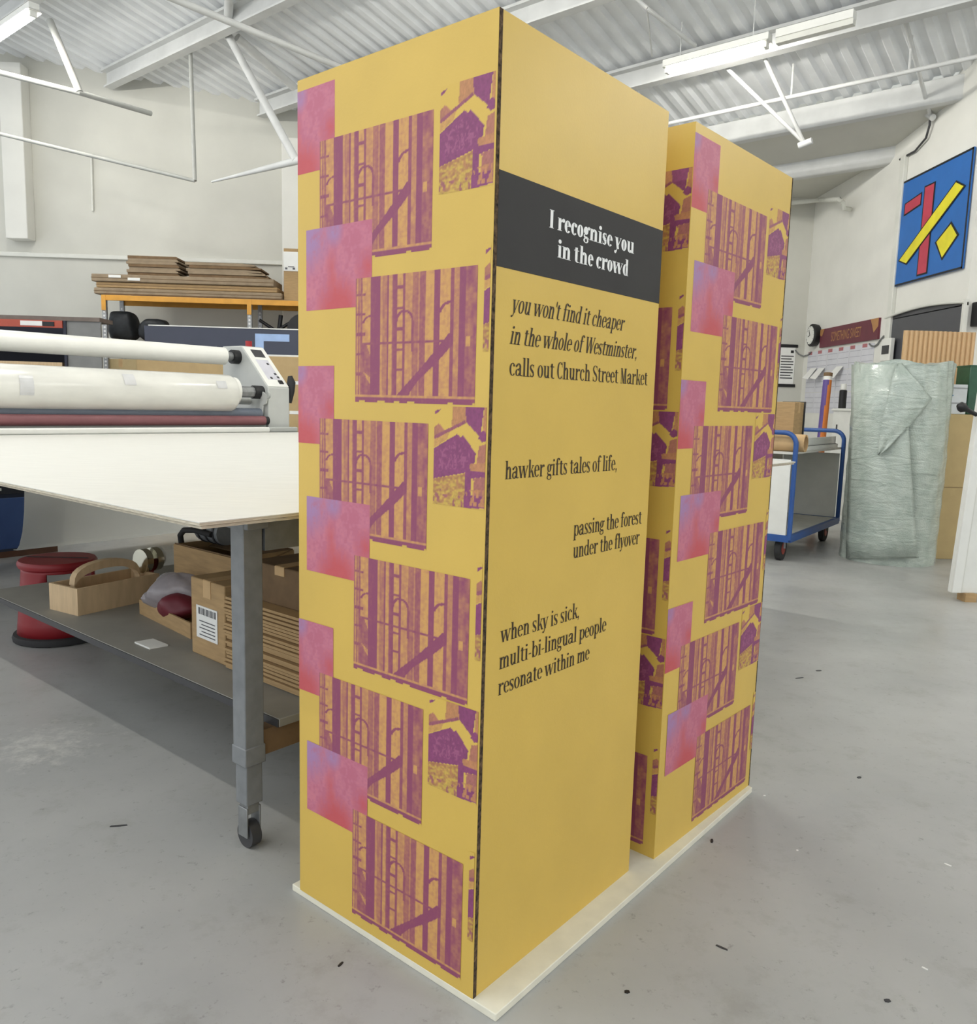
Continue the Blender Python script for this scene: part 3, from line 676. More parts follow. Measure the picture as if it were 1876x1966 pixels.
bg = thing('plastic_bag', bc+V(0, 0, .013), 'crumpled clear plastic bag of dark red stuff in the cardboard tray', 'bag')
MB().add(*blob(bc+V(0, 0, .115), (.12, .09, .085), 4, .3)).build('bag_film', 'pouch', bg)
MB().add(*blob(bc+V(0, 0, .075)-gw*.02-du*.06, (.08, .075, .058), 9, .2)).build('red_contents', mat('dark_red', (110, 36, 48), .5), bg)
# label box
e0 = onz(369, 1251, ZS); e1 = onz(433, 1279, ZS); eh = zat(359, 1106, e0)-ZS; eu = e0-e1; eu[2] = 0; el = np.linalg.norm(eu); eu /= el
en = V(-eu[1], eu[0], 0); en = en if np.dot(en, Bd) > 0 else -en
def carton(name, o, ex, ey, h, label, mt='kraft', tape='kraft_light', group=None, cat='cardboard box', flaps=False):
    o, ex, ey = [np.asarray(q, float) for q in (o, ex, ey)]
    t = thing(name, o+ex/2+ey/2, label, cat, group)
    MB().obox(o, ex, ey, V(0, 0, h)).build('carton_body', mt, t, bevel=.004)
    lx, ly = np.linalg.norm(ex), np.linalg.norm(ey); ux = ex/lx
    MB().obox(o+ex*.5-ux*.025+V(0, 0, h), ux*.05, ey, V(0, 0, .002)).build('packing_tape', tape, t)
    MB().obox(o+ex*.5-ux*.025-ey/ly*.002+V(0, 0, h*.78), ux*.05, ey/ly*.002, V(0, 0, h*.22)).build('packing_tape', tape, t)
    return t
LBD = max(.12, max(ab(g0)[1], ab(g1)[1])+.16-ab(e1)[1])
lb = carton('cardboard_box', e1, eu*el, en*LBD, eh, 'brown cardboard box with a white printed shipping label on the bench shelf', 'kraft')
lo = e1+eu*(el*.20)-en*.003; lw = el*.62
l_ = MB().obox(lo+V(0, 0, eh*.24), eu*lw, en*.002, V(0, 0, eh*.42)).build('shipping_label', 'white_paper', lb)
for k in range(14):
    MB().obox(lo+eu*(lw*(.06+.062*k))-en*.001+V(0, 0, eh*.55), eu*lw*(.02+.02*(k % 3 == 0)), en*.001, V(0, 0, eh*.085)).build('barcode_bar', 'label_print', l_)
for k in range(5):
    MB().obox(lo+eu*(lw*.1)-en*.001+V(0, 0, eh*(.28+.045*k)), eu*lw*(.75-.1*(k % 2)), en*.001, V(0, 0, eh*.012)).build('label_line', 'label_print', l_)
# tall open box behind
hb = max(ab(g0)[1], ab(g1)[1])+.18; ha = ab(onb(335, 1120, hb))[0]
h0 = T(ha, hb, ZS); hh = zat(337, 1044, h0)-ZS
tb = thing('cardboard_box', T(ha-.22, hb+.15, ZS), 'tall plain brown cardboard box with an open top behind the labelled box', 'cardboard box')
hl = .46
for a_, b_, c_, d_ in ((ha-hl, ha, hb, hb+.006), (ha-hl, ha, hb+.294, hb+.30), (ha-.006, ha, hb+.006, hb+.294), (ha-hl, ha-hl+.006, hb+.006, hb+.294)):
    MB().abox(a_, b_, c_, d_, ZS, ZS+hh).build('carton_wall', 'kraft', tb)
MB().abox(ha-hl, ha, hb, hb+.3, ZS, ZS+.006).build('carton_base', 'kraft', tb)
MB().prism([T(ha-hl, hb+.006, ZS+hh), T(ha, hb+.006, ZS+hh), T(ha, hb+.13, ZS+hh-.04), T(ha-hl, hb+.13, ZS+hh-.04)], V(0, 0, .005)).build('flap', 'kraft_dark', tb)
MB().prism([T(ha-hl, hb+.294, ZS+hh), T(ha, hb+.294, ZS+hh), T(ha, hb+.17, ZS+hh-.03), T(ha-hl, hb+.17, ZS+hh-.03)], V(0, 0, .005)).build('flap', 'kraft_dark', tb)
# vacuum unit with hose, resting in the tall box
vz = ZS+hh
vc = onb(415, 1028, hb+.15); va = ab(vc)[0]
vu = thing('vacuum_unit', T(va, hb+.15, vz-.03), 'grey cylindrical vacuum motor with a bent black hose under the bench top', 'vacuum')
MB().tube([T(va-.09, hb+.15, vz+.055), T(va+.09, hb+.15, vz+.055)], .055, 20).build('motor_body', 'bench_steel', vu)
for k in (-.06, 0, .06): MB().tube([T(va+k-.006, hb+.15, vz+.055), T(va+k+.006, hb+.15, vz+.055)], .059, 20).build('cooling_ring', 'dark_grey', vu)
MB().tube([T(va-.06, hb+.09, vz+.05), T(va+.05, hb+.07, vz+.06), T(va+.13, hb+.07, vz+.05), T(va+.18, hb+.08, vz+.02), T(va+.20, hb+.10, vz-.05)], .013, 10).build('hose', 'rubber', vu)
# stack of corrugated sheets
sa = onz(436, 1284, ZS); sb_ = onz(572, 1350, ZS); sA, sB = ab(sb_)[0]+.02, max(ab(sa)[1], ab(sb_)[1])
sA = max(sA, .89); sA1 = ab(e1)[0]-.02; sH = zat(505, 1166, T((sA+sA1)/2, sB, 0))-ZS
NS = 20; sh = sH/NS
smesh = None
for k in range(NS):
    j = random.uniform(-.006, .006); j2 = random.uniform(-.008, .008)
    if smesh is None:
        mb = MB(); mb.abox(sA, sA1, sB, sB+.5, ZS+sh*.3, ZS+sh*.98); mb.abox(sA+.006, sA1-.006, sB+.008, sB+.492, ZS, ZS+sh*.3)
        o = mb.build('corrugated_sheet', 'kraft', smooth=False, label='brown corrugated cardboard sheet in the stack on the bench shelf', cat='cardboard sheet', group='corrugated sheets stacked on the bench shelf'); smesh = o
    else:
        o = smesh.copy(); col.objects.link(o); o.location = Vector(OFF[smesh.name])+Vector(tuple(Ad*j+Bd*j2))+Vector((0, 0, sh*k))
carton('cardboard_box', T(sA+.02, sB+.05, ZS+sH), Ad*(sA1-sA-.1), Bd*.42, .13, 'flat brown carton lying on the stack of corrugated sheets', 'kraft_dark')
MB().add(*blob(T(sA+.16, sB+.26, ZS+sH+.136+.09), (.13, .11, .075), 3, .2)).build('bag', mat('grey_bag', (170, 172, 176), .5, var=.1), label='pale grey plastic bag on the flat carton under the bench', cat='bag')

# ------------------------------------------------------------------ red step stool behind the shelf
ss = onz(118, 1243); sv = ss-C; sv[2] = 0; sv /= np.linalg.norm(sv); sc_ = ss+sv*.225
st = thing('step_stool', sc_, 'dark red round kick step stool with black rubber rim behind the bench', 'stool')
MB().lathe([(.2, 0), (.225, .004), (.228, .02), (.222, .035), (.205, .04)], sc_, 40).build('rubber_rim', 'rubber', st)
mb = MB(); NT = 48; zs_ = [.04, .10, .17, .24, .27, .32, .368, .385]; rad = lambda z: .208-.034*min(1, z/.36)
idx = {}
for i, z in enumerate(zs_):
    for j in range(NT):
        t = 2*math.pi*j/NT; idx[i, j] = len(mb.v); mb.v.append((sc_[0]+rad(z)*math.cos(t), sc_[1]+rad(z)*math.sin(t), z))
fa = math.atan2(-sv[1], -sv[0])
for i in range(len(zs_)-1):
    for j in range(NT):
        t = (2*math.pi*(j+.5)/NT-fa-.42) % math.pi; t = min(t, math.pi-t)
        hole = 2 <= i <= 5 and t < (.86 if i <= 4 else .76)
        if hole: continue
        mb.f.append((idx[i, j], idx[i, (j+1) % NT], idx[i+1, (j+1) % NT], idx[i+1, j]))
bo_ = mb.build('tapered_body', 'red_plastic', st); sm = bo_.modifiers.new('thick', 'SOLIDIFY'); sm.thickness = .012
MB().lathe([(.165, .385), (.186, .388), (.191, .40), (.191, .412), (.183, .424), (.0, .428)], sc_, 40).build('tread', 'red_plastic', st)
MB().obox(V(sc_[0]-.16, sc_[1]-.003, .4275), V(.32, 0, 0), V(0, .006, 0), V(0, 0, .003)).build('tread_groove', 'rubber', st)

# ------------------------------------------------------------------ laminator
mat('lam_grey', (190, 192, 188), .5, var=.03)
mat('lam_side', (172, 174, 170), .55, var=.03)
mat('film_white', (234, 233, 226), .28, var=.03, scale=4)
mat('film_wrap', (222, 221, 214), .18, var=.06, scale=3, stretch=(1, 1, 3))
mat('roller_blue', (96, 104, 116), .45)
mat('roller_red', (122, 76, 80), .55)
mat('keypad', (205, 204, 212), .4)
lam = thing('laminator', T(5.4, 1.8, 0), 'long roll laminator with white film rolls and a slanted control panel', 'laminator')
F0 = ab(ona(515, 744, 5.05)); F1 = ab(ona(556, 790, 5.05)); TP = ab(ona(455, 663, 5.45))
hb0, hb1, z1_, zt2 = F0[1], F1[1]+.0, F0[2], TP[2]
def housing(b0, b1, nm='end_housing'):
    prof = [(5.05, .95), (5.05, z1_), (5.45, zt2), (5.75, zt2), (5.75, .95)]
    return MB().prism([T(a, b0, z) for a, z in prof], Bd*(b1-b0)).build(nm, 'lam_grey', lam, bevel=.008)
hs = housing(hb0, hb1); housing(.15, .15+hb1-hb0)
def pan(u0, u1, v0, v1, th, name, m_, par):   # on the slanted front, u along b, v down the slope
    s0, s1 = np.array([5.45, zt2]), np.array([5.05, z1_]); d_ = s1-s0; nn = np.array([d_[1], -d_[0]]); nn /= np.linalg.norm(nn)
    def P(u, v): q = s0+d_*v; return T(q[0], hb0+(hb1-hb0)*u, q[1])
    ex = P(u1, v0)-P(u0, v0); ey = P(u0, v1)-P(u0, v0); nv = T(nn[0], 0, nn[1]); nv = nv if nv[2] > 0 else -nv
    return MB().obox(P(u0, v0)+nv*.001, ex, ey, nv*th).build(name, m_, par, bevel=min(.002, th/3))
pl = pan(.02, .98, .03, .98, .006, 'control_panel', 'white_plastic', hs)
pan(.28, .78, .10, .28, .010, 'display', 'dark_grey', pl); pan(.22, .80, .34, .82, .008, 'keypad', 'keypad', pl); pan(.62, .82, .84, .92, .014, 'power_switch', 'black', pl)
for (u, v) in ((.62, .42), (.66, .66), (.36, .76), (.7, .74)): pan(u, u+.1, v, v+.045, .011, 'key', 'dark_grey', pl)
MB().tube([T(5.5, (hb0+hb1)/2, zt2), T(5.5, (hb0+hb1)/2, zt2+.05)], .03, 16).build('emergency_button', mat('button_red', (160, 36, 40), .4), hs)
zc_ = lambda x0, y0, x1, y1, a: (ab(ona(x0, y0, a))[2]+ab(ona(x1, y1, a))[2])/2
bl_ = .42
def roll(nm, a, z, r, b0, b1, m_, seg=28, par=lam): return MB().tube([T(a, b0, z), T(a, b1, z)], r, seg).build(nm, m_, par)
# upper film roll, follows its pixels
za, zb_ = ab(ona(0, 658, 5.5)), ab(ona(430, 680, 5.5))
ur = MB().tube([T(5.5, bl_, (za[2]+zb_[2])/2), T(5.5, zb_[1], (za[2]+zb_[2])/2)], .076, 28).build('film_roll', 'film_white', lam); zu = (za[2]+zb_[2])/2
roll('core_bar', 5.5, zu, .04, zb_[1], hb0-.05, 'galv', 16, ur); roll('hub', 5.5, zu, .062, hb0-.07, hb0-.001, 'black', 20, ur)
# lower film roll
z2a, z2b = ab(ona(0, 747, 5.15)), ab(ona(442, 752, 5.15)); z2 = (z2a[2]+z2b[2])/2
lr = MB().tube([T(5.15, bl_, z2), T(5.15, z2b[1]-.03, z2), T(5.15, z2b[1], z2)], [.158, .158, .145], 32).build('film_roll', 'film_wrap', lam)
MB().tube([T(5.15, z2b[1]-.3, z2+.02), T(5.15, z2b[1]+.04, z2+.02)], .12, 28).build('film_core', 'film_white', lr)
for px, t0_, t1_ in ((38, 150, 200), (240, 130, 165), (418, 140, 165)):
    b_ = ab(ona(px, 750, 5.0))[1]; mb = MB(); tt_ = np.radians(np.linspace(t0_, t1_, 8))
    for q_ in range(7): mb.add([T(5.15+.1605*math.cos(t_), bq_, z2+.1605*math.sin(t_)) for t_, bq_ in ((tt_[q_], b_), (tt_[q_+1], b_), (tt_[q_+1], b_+.09), (tt_[q_], b_+.09))], [(0, 1, 2, 3)])
    mb.build('wrap_tape', mat('tape_grey', (206, 206, 206), .25), lr)
roll('core_bar', 5.15, z2+.02, .048, z2b[1]+.03, hb0-.06, 'galv', 8, lr); roll('hub', 5.15, z2+.02, .058, hb0-.09, hb0-.001, 'black', 20, lr)
roll('guide_bar', 5.30, z2-.06, .03, bl_, hb0-.02, 'lam_side', 16)
zz = zc_(0, 795, 480, 793, 5.14); roll('pressure_roller', 5.14, zz, .055, bl_, hb0-.03, 'roller_blue')
zz2 = zc_(0, 812, 505, 803, 5.06); rr_ = roll('nip_roller', 5.06, zz2, .040, bl_, hb0-.04, 'roller_red'); roll('bearing', 5.06, zz2, .036, hb0-.04, hb0-.001, 'black', 16, rr_)
MB().abox(5.07, 5.12, bl_, hb0-.01, 1.0, zz2).build('bed_plate', 'lam_side', lam)
MB().abox(4.95, 5.42, .15, hb1+.02, .94, 1.0).build('bed', 'lam_grey', lam, bevel=.004)
rl = MB().abox(4.955, 5.01, .15, hb0-.05, 1.0, 1.045).build('front_rail', 'white_plastic', lam, bevel=.01)
MB().abox(4.955, 5.01, hb0-.05, hb1+.02, 1.0, 1.045).build('rail_end', 'lam_side', rl, bevel=.01)
MB().prism([T(5.10, hb0-.02, zz2+.03), T(5.13, hb0-.02, zz2+.03), T(5.13, hb0-.02, zz+.12), T(5.09, hb0-.02, zz+.20), T(5.02, hb0-.02, zz+.17), T(5.04, hb0-.02, zz+.10), T(5.09, hb0-.02, zz+.08)], -Bd*.012).build('lever_plate', 'lam_grey', lam)
MB().tube([T(5.03, hb0-.03, zz+.17), T(5.03, hb0-.008, zz+.17)], .03, 16).build('lever_knob', 'lam_side', lam)
hd = ona(557, 748, 5.08); MB().tube([hd+V(0, 0, .12), hd+V(.01, 0, .06), hd+V(.012, 0, -.02), hd-V(0, 0, .12)], [.02, .04, .028, .014], 12).build('hand_crank', 'black', lam)
MB().abox(5.2, 5.7, hb1-.22, hb1-.12, 0, .94).build('stand_leg', 'lam_side', lam); MB().abox(5.2, 5.7, .2, .3, 0, .94).build('stand_leg', 'lam_side', lam)
# loose white film hanging under the bed
def film_sheet():
    mt = bpy.data.materials.new('translucent_film'); mt.use_nodes = True; nt = mt.node_tree; b = nt.nodes['Principled BSDF']
    b.inputs['Base Color'].default_value = (*lin((236, 236, 230)), 1); b.inputs['Roughness'].default_value = .5
    n = nt.nodes.new('ShaderNodeTexNoise'); n.inputs['Scale'].default_value = 3; r = nt.nodes.new('ShaderNodeValToRGB')
    r.color_ramp.elements[0].color = (*lin((226, 226, 220)), 1); r.color_ramp.elements[1].color = (*lin((240, 240, 236)), 1)
    nt.links.new(n.outputs['Fac'], r.inputs[0]); nt.links.new(r.outputs[0], b.inputs['Base Color'])
    t = nt.nodes.new('ShaderNodeBsdfTranslucent'); t.inputs['Color'].default_value = (.9, .9, .87, 1); mx = nt.nodes.new('ShaderNodeMixShader'); mx.inputs[0].default_value = .68
    nt.links.new(b.outputs[0], mx.inputs[1]); nt.links.new(t.outputs[0], mx.inputs[2]); nt.links.new(mx.outputs[0], nt.nodes['Material Output'].inputs[0])
    return mt
fb0 = ab(ona(45, 990, 5.5))[1]; fb1 = hb0-.35
pf = [(5.425, .985), (5.43, .80), (5.45, .6), (5.48, .4), (5.53, .24), (5.60, .13), (5.66, .085), (5.72, .08)]
MB().prism([T(a, fb0, z) for a, z in pf]+[T(a+.004, fb0, z+.004) for a, z in pf[::-1]], Bd*(fb1-fb0)).build('waste_film', film_sheet(), lam)
# blue cabinet beyond the laminator stand
bc_ = thing('blue_cabinet', T(6.1, .75, 0), 'low dark blue cabinet on a brown plinth behind the laminator', 'cabinet')
MB().abox(5.86, 6.4, .32, 1.6, .05, .95).build('cabinet_body', mat('navy', (44, 52, 72), .5), bc_)
MB().abox(5.845, 5.86, .33, 1.59, .07, .47).build('cabinet_door', mat('mid_blue', (58, 84, 136), .5), bc_, bevel=.004)
MB().abox(5.845, 5.86, .33, 1.59, .50, .93).build('drawer', mat('navy2', (38, 40, 48), .5), bc_, bevel=.004)
MB().abox(5.835, 5.845, 1.1, 1.18, .53, .55).build('handle', 'white_plastic', bc_)
MB().abox(5.87, 6.38, .33, 1.59, 0, .05).build('plinth', mat('plinth_brown', (104, 70, 52), .7), bc_)

# ------------------------------------------------------------------ shelving on the back wall
YS = YB-.95
mat('beam_orange', (222, 160, 60), .5, var=.06)
mat('post_galv', (168, 170, 172), .45, metal=.3, var=.12, scale=40)
xl = float(ony(196, 600, YS)[0]); xm = float(ony(475, 610, YS)[0]); xr2 = 2*xm-xl; zT = float(ony(200, 566, YS)[2]); zM2 = float(ony(240, 655, YS)[2])
dp = .62
sh_ = thing('shelving_unit', ((xl+xr2)/2, YS+dp/2, 0), 'orange beamed boltless shelving with perforated grey posts by the back wall', 'shelving')
hole_mat = mat('painted_hole_light', (232, 232, 230), .6, var=0)  # pale colour painted as the light showing through the post perforations
for x_ in (xl, xm, xr2):
    for y_ in (YS, YS+dp-.05):
        p_ = MB().box((x_, y_, 0), (x_+.055, y_+.05, zT)).build('post', 'post_galv', sh_)
        mb = MB()
        zz_ = zT-.12
        while zz_ > .9:
            mb.tube([(x_+.0275, y_-.002, zz_), (x_+.0275, y_+.001, zz_)], .014, 8); zz_ -= .05
        mb.build('hole_light_discs', hole_mat, p_)
for zz_ in (zT, zM2, zM2-.72):
    for y_ in (YS-.012, YS+dp-.03): MB().box((xl, y_, zz_-.07), (xr2+.055, y_+.03, zz_)).build('beam', 'beam_orange', sh_, bevel=.004)
    MB().box((xl+.01, YS+.02, zz_), (xr2+.04, YS+dp-.04, zz_+.012)).build('shelf_board', 'kraft_grey', sh_)
for x_ in (xl, xm): MB().box((x_, YS-.016, zT-.20), (x_+.057, YS-.010, zT)).build('beam_clip', 'beam_orange', sh_)
# long cardboard packs on the top shelf
def P_(px, py, Y=YS): return ony(px, py, Y)
z0 = zT+.013
for k, (pl_, pr_, y_, h_, lab) in enumerate(((180, 541, 0, .085, 'lowest long flat cardboard pack on the orange shelving'), (184, 532, .01, .075, 'middle long flat cardboard pack with a grey edge on the orange shelving'), (177, 527, -.02, .10, 'uppermost long flat cardboard pack with white stickers on the orange shelving'))):
    x0_, x1_ = float(P_(pl_, 560)[0]), float(P_(pr_, 575)[0])
    t = thing('cardboard_pack', ((x0_+x1_)/2, YS+.25, z0), lab, 'cardboard pack', 'long cardboard packs on the orange shelving')
    prof_ = [V(x0_+(.06 if k == 1 else 0), YS+y_, z0), V(x1_, YS+y_, z0), V(x1_+.12, YS+.5, z0), V(x1_+.12, YS+.5, z0+h_*.6), V(x1_-.02, YS+y_+.04, z0+h_), V(x0_+.02, YS+y_+.04, z0+h_)]
    MB().obox((x0_, YS+y_, z0), (x1_-x0_, 0, 0), (0, .5, 0), (0, 0, h_*.96)).build('folded_board', 'kraft_grey' if k != 1 else 'kraft', t, bevel=.012)
    MB().obox((x0_, YS+y_-.004, z0+h_*.45), (x1_-x0_, 0, 0), (0, .004, 0), (0, 0, .006)).build('fold_line', 'kraft_dark', t)
    if k == 2:
        for sx in (.30, .05): MB().obox((x0_+.18+sx, YS+y_-.008, z0+.05-.03*(sx > .2)), (.16, 0, 0), (0, .003, 0), (0, 0, .035)).build('sticker', 'white_paper', t)
    z0 += h_
# piles of folded sheets on top
def pile(pxl, pxr, n, hgt, lab, grp, slant):
    zb = z0; x0_, x1_ = float(P_(pxl, 540)[0]), float(P_(pxr, 540)[0]); h_ = hgt/n; base = None
    for k in range(n):
        j = random.uniform(-.03, .03)
        mb = MB(); e = slant*(1-.5*k/n)
        mb.prism([V(x0_, YS+.02, zb), V(x1_+e, YS+.02, zb), V(x1_+e, YS+.02, zb+h_*.5), V(x1_+e*.2, YS+.02, zb+h_*.93), V(x0_, YS+.02, zb+h_*.93)], V(0, .45, 0))
        for q in range(len(mb.v)): v_ = mb.v[q]; mb.v[q] = (v_[0]+j, v_[1]+random.Random(k).uniform(0, .02), v_[2])
        mb.build('folded_carton', 'kraft_grey' if k % 3 else 'kraft_dark', label=lab, cat='cardboard', group=grp); zb += h_
zq = float(P_(250, 489)[2])-z0
pile(244, 336, 7, zq, 'folded flat carton in the taller pile on the orange shelving', 'folded cartons in the taller pile', .05)
pile(358, 462, 5, zq*.76, 'folded flat carton in the lower pile beside the taller one', 'folded cartons in the lower pile', .34)
# carton with stickers at the right of the shelf top
x0_, x1_ = float(P_(543, 520)[0]), float(P_(640, 520)[0]); zt3 = float(P_(545, 477)[2])
ct = carton('cardboard_box', V(x0_, YS+.06, zT+.013), V(x1_-x0_, 0, 0), V(0, .5, 0), zt3-zT, 'brown cardboard box with white stickers and hand holes on the shelving top', 'kraft')
MB().box((x0_, YS+.052, zt3-.28), (x0_+.19, YS+.06, zt3-.03)).build('sticker', 'white_paper', ct)
MB().box((x0_+.06, YS+.048, zt3-.23), (x0_+.14, YS+.052, zt3-.22)).build('sticker_line', 'label_print', ct)
for k in (0, 1): MB().box((x0_+.02+.1*k, YS+.048, zt3-.26), (x0_+.05+.1*k, YS+.052, zt3-.235)).build('sticker_mark', 'label_print', ct)
MB().prism([V(x0_+.20, YS+.055, zt3-.42), V(x0_+.36, YS+.055, zt3-.42), V(x0_+.36, YS+.055, zt3-.58), V(x0_+.23, YS+.055, zt3-.56)], V(0, .005, 0)).build('hand_hole', 'black', ct)
# dark bags and gear on the mid shelf
zb = zM2+.013
for (px, wpx, hh_, nm, lab) in ((222, 46, .40, 'black_bag', 'lumpy black bag at the post end of the shelf'), (284, 46, .31, 'black_bag', 'lumpy black bag behind the glossy sign on the shelf'), (349, 50, .22, 'black_bag', 'flat long black bag lying behind the glossy sign')):
    x_ = float(P_(px, 630)[0]); w_ = wpx/145.
    MB().add(*blob(V(x_, YS+.27, zb+hh_/2), (w_*.56, .17, hh_/2), px, .14, ex=.55)).build(nm, mat('bag_black', (34, 38, 42), .6, var=.3, scale=12), label=lab, cat='bag')
x_ = float(P_(530, 620)[0])
ch = thing('folded_stand', (x_, YS+.25, zb), 'folded black metal stand with crossed arms on the shelf', 'stand')
for p, q, r_ in (((-.3, 0, .03), (.22, 0, .36), .022), ((-.28, .05, .34), (.2, .05, .04), .022), ((-.05, .1, .02), (.0, .1, .42), .03), ((-.34, 0, .16), (.3, 0, .2), .018)):
    MB().tube([V(x_, YS+.2, zb)+V(*p), V(x_, YS+.2, zb)+V(*q)], r_, 10).build('arm', 'black', ch)
MB().tube([V(x_+.33, YS+.12, zb+.22), V(x_+.33, YS+.3, zb+.22)], .21, 24).build('disc', 'black', ch)
MB().tube([V(x_-.18, YS+.10, zb+.13), V(x_-.18, YS+.13, zb+.13)], .02, 10).build('cap', 'white_plastic', ch)
x_ = float(P_(228, 700)[0]); zl_ = zM2-.72+.013
carton('cardboard_box', V(x_-.22, YS+.06, zl_), V(.44, 0, 0), V(0, .4, 0), float(P_(228, 689)[2])-zl_, 'cream carton on the lower shelf between the film rolls', mat('carton_cream', (196, 176, 132), .8))
# open rack on the left with red drawer
YK = 7.9
def K(px, py): return ony(px, py, YK)
xk0, xk1 = float(K(-160, 640)[0]), float(K(192, 640)[0]); zk = float(K(60, 606)[2])
rk = thing('storage_rack', ((xk0+xk1)/2, YK+.3, 0), 'dark open storage rack left of the orange shelving', 'rack')
MB().box((xk0, YK, zk-.045), (xk1, YK+.35, zk)).build('top_board', mat('grey_brown', (116, 104, 96), .7, var=.12), rk)
xp1 = float(K(127, 640)[0])
MB().box((xp1, YK+.02, 0), (xk1, YK+.05, zk-.045)).build('side_panel', mat('panel_grey', (128, 128, 126), .6), rk)
MB().box((xk0, YK+.56, 0), (xp1, YK+.6, zk-.045)).build('back_panel', mat('navy_dark', (34, 36, 52), .6), rk)
zq1 = float(K(60, 641)[2])-.12; zq2 = float(K(60, 707)[2])
for z_ in (zq1, zq2): MB().box((xk0, YK+.02, z_-.03), (xp1, YK+.56, z_)).build('shelf_board', 'navy_dark', rk)
MB().box((xp1-.03, YK, 0), (xp1, YK+.56, zk-.045)).build('upright', 'navy_dark', rk)
dr = MB().box((xk0, YK-.01, float(K(60, 628)[2])), (float(K(120, 620)[0]), YK+.02, float(K(60, 614)[2]))).build('drawer_front', mat('drawer_red', (176, 78, 58), .5), rk)
MB().box((float(K(40, 620)[0]), YK-.014, float(K(60, 625)[2])), (float(K(82, 620)[0]), YK-.01, float(K(60, 616)[2]))).build('drawer_label', 'white_paper', dr)
MB().box((float(K(83, 620)[0]), YK-.02, float(K(60, 625)[2])), (float(K(105, 620)[0]), YK-.01, float(K(60, 617)[2]))).build('drawer_latch', 'black', dr)
MB().box((xk0+.01, YK+.03, zq2+.001), (float(K(118, 697)[0]), YK+.3, zq2+.03)).build('plank', 'dark_red', label='dark red plank lying on the storage rack', cat='plank')
MB().box((xk0, YK+.04, zq2+.03), (float(K(116, 697)[0]), YK+.25, float(K(60, 694)[2]))).build('plank', 'wood_pale', label='pale wooden plank on top of the dark red plank', cat='plank')
# glossy sign resting on a big crate
YC = 8.2
def Q(px, py): return ony(px, py, YC)
xc0 = float(Q(262, 700)[0]); xc1 = float(Q(660, 700)[0]); zc2 = float(Q(420, 681)[2])
cr = thing('cardboard_crate', ((xc0+xc1)/2, YC+.2, 0), 'large plain brown cardboard crate behind the laminator', 'crate')
MB().box((xc0, YC, 0), (xc1, YC+.32, zc2)).build('carton_body', mat('crate_tan', (186, 160, 116), .8, var=.05), cr, bevel=.006)
for py, m_ in ((735, 'white_paper'), (792, 'white_paper')):
    z_ = float(Q(565, py)[2]); MB().box((float(Q(556, py)[0]), YC-.004, z_-.02), (float(Q(640, py)[0]), YC, z_+.02)).build('packing_tape', m_, cr)
mat('sign_navy', (56, 60, 76), .16, var=.02)
xs0, xs1, zs1 = float(Q(276, 650)[0]), float(Q(650, 650)[0]), float(Q(420, 629)[2])
sg = thing('sign_board', ((xs0+xs1)/2, YC+.1, zc2), 'glossy navy sign board with pale blue lettering standing on the crate', 'sign')
MB().box((xs0, YC+.02, zc2), (xs1, YC+.06, zs1)).build('sign_face', 'sign_navy', sg, bevel=.004)
MB().box((xs0+.05, YC+.015, zs1), (xs1, YC+.065, zs1+.012)).build('edge_strip', 'white_plastic', sg)
MB().box((float(Q(505, 680)[0]), YC+.01, zc2), (xs1, YC+.02, zc2+.02)).build('edge_strip', 'white_plastic', sg)
lx0, lx1, lz1, lzm = float(Q(489, 650)[0]), float(Q(555, 650)[0]), float(Q(520, 641)[2]), float(Q(520, 655)[2])
MB().prism([V(lx0, YC+.018, zc2+.03), V(lx0+.10, YC+.018, zc2+.03), V(lx0+.10, YC+.018, lzm), V(lx1, YC+.018, lzm), V(lx1, YC+.018, lz1), V(lx0, YC+.018, lz1)], V(0, .002, 0)).build('lettering', mat('pale_blue', (160, 186, 226), .4), sg)

# ------------------------------------------------------------------ right wall: painting, sign, clock, planner, window
def wallbox(pts, th, x=None):
    x = XR if x is None else x
    P = [onx(px, py, x) for px, py in pts]; ys = [p[1] for p in P]; zs2 = sorted(p[2] for p in P)
    return min(ys), max(ys), (zs2[0]+zs2[1])/2, (zs2[2]+zs2[3])/2
y0, y1, z0_, z1 = wallbox([(1737, 352), (1870, 284), (1853, 517), (1720, 550)], .03)
pa = thing('wall_panel', (XR-.015, (y0+y1)/2, z0_), 'bright blue painted panel with red and yellow shapes on the white wall', 'wall art')
MB().box((XR-.03, y0, z0_), (XR-.012, y1, z1)).build('panel', mat('art_blue', (40, 104, 178), .5, var=.03), pa)
for bx in (((y0, z0_), (y1, z0_+.02)), ((y0, z1-.02), (y1, z1)), ((y0, z0_), (y0+.02, z1)), ((y1-.02, z0_), (y1, z1))):
    MB().box((XR-.034, bx[0][0], bx[0][1]), (XR-.0301, bx[1][0], bx[1][1])).build('black_border', 'black', pa)
wy, hz_ = y1-y0, z1-z0_
def art(poly, m_, lay):
    MB().prism([V(XR-.031-.0025*lay, y1-u*wy, z0_+v*hz_) for u, v in poly], V(.001, 0, 0)).build('colour_shape', m_, pa)
def rectp(u0, u1, v0, v1): return [(u0, v0), (u1, v0), (u1, v1), (u0, v1)]
art_red, art_yel = mat('art_red', (186, 62, 82), .5), mat('art_yellow', (228, 216, 50), .5)
art(rectp(.37, .53, .04, .86), 'black', 1); art(rectp(.385, .515, .055, .845), art_red, 2)
art([(.06, .24), (.2, .18), (.95, .70), (.82, .78)], 'black', 3); art([(.085, .243), (.197, .195), (.925, .70), (.82, .763)], art_yel, 4)
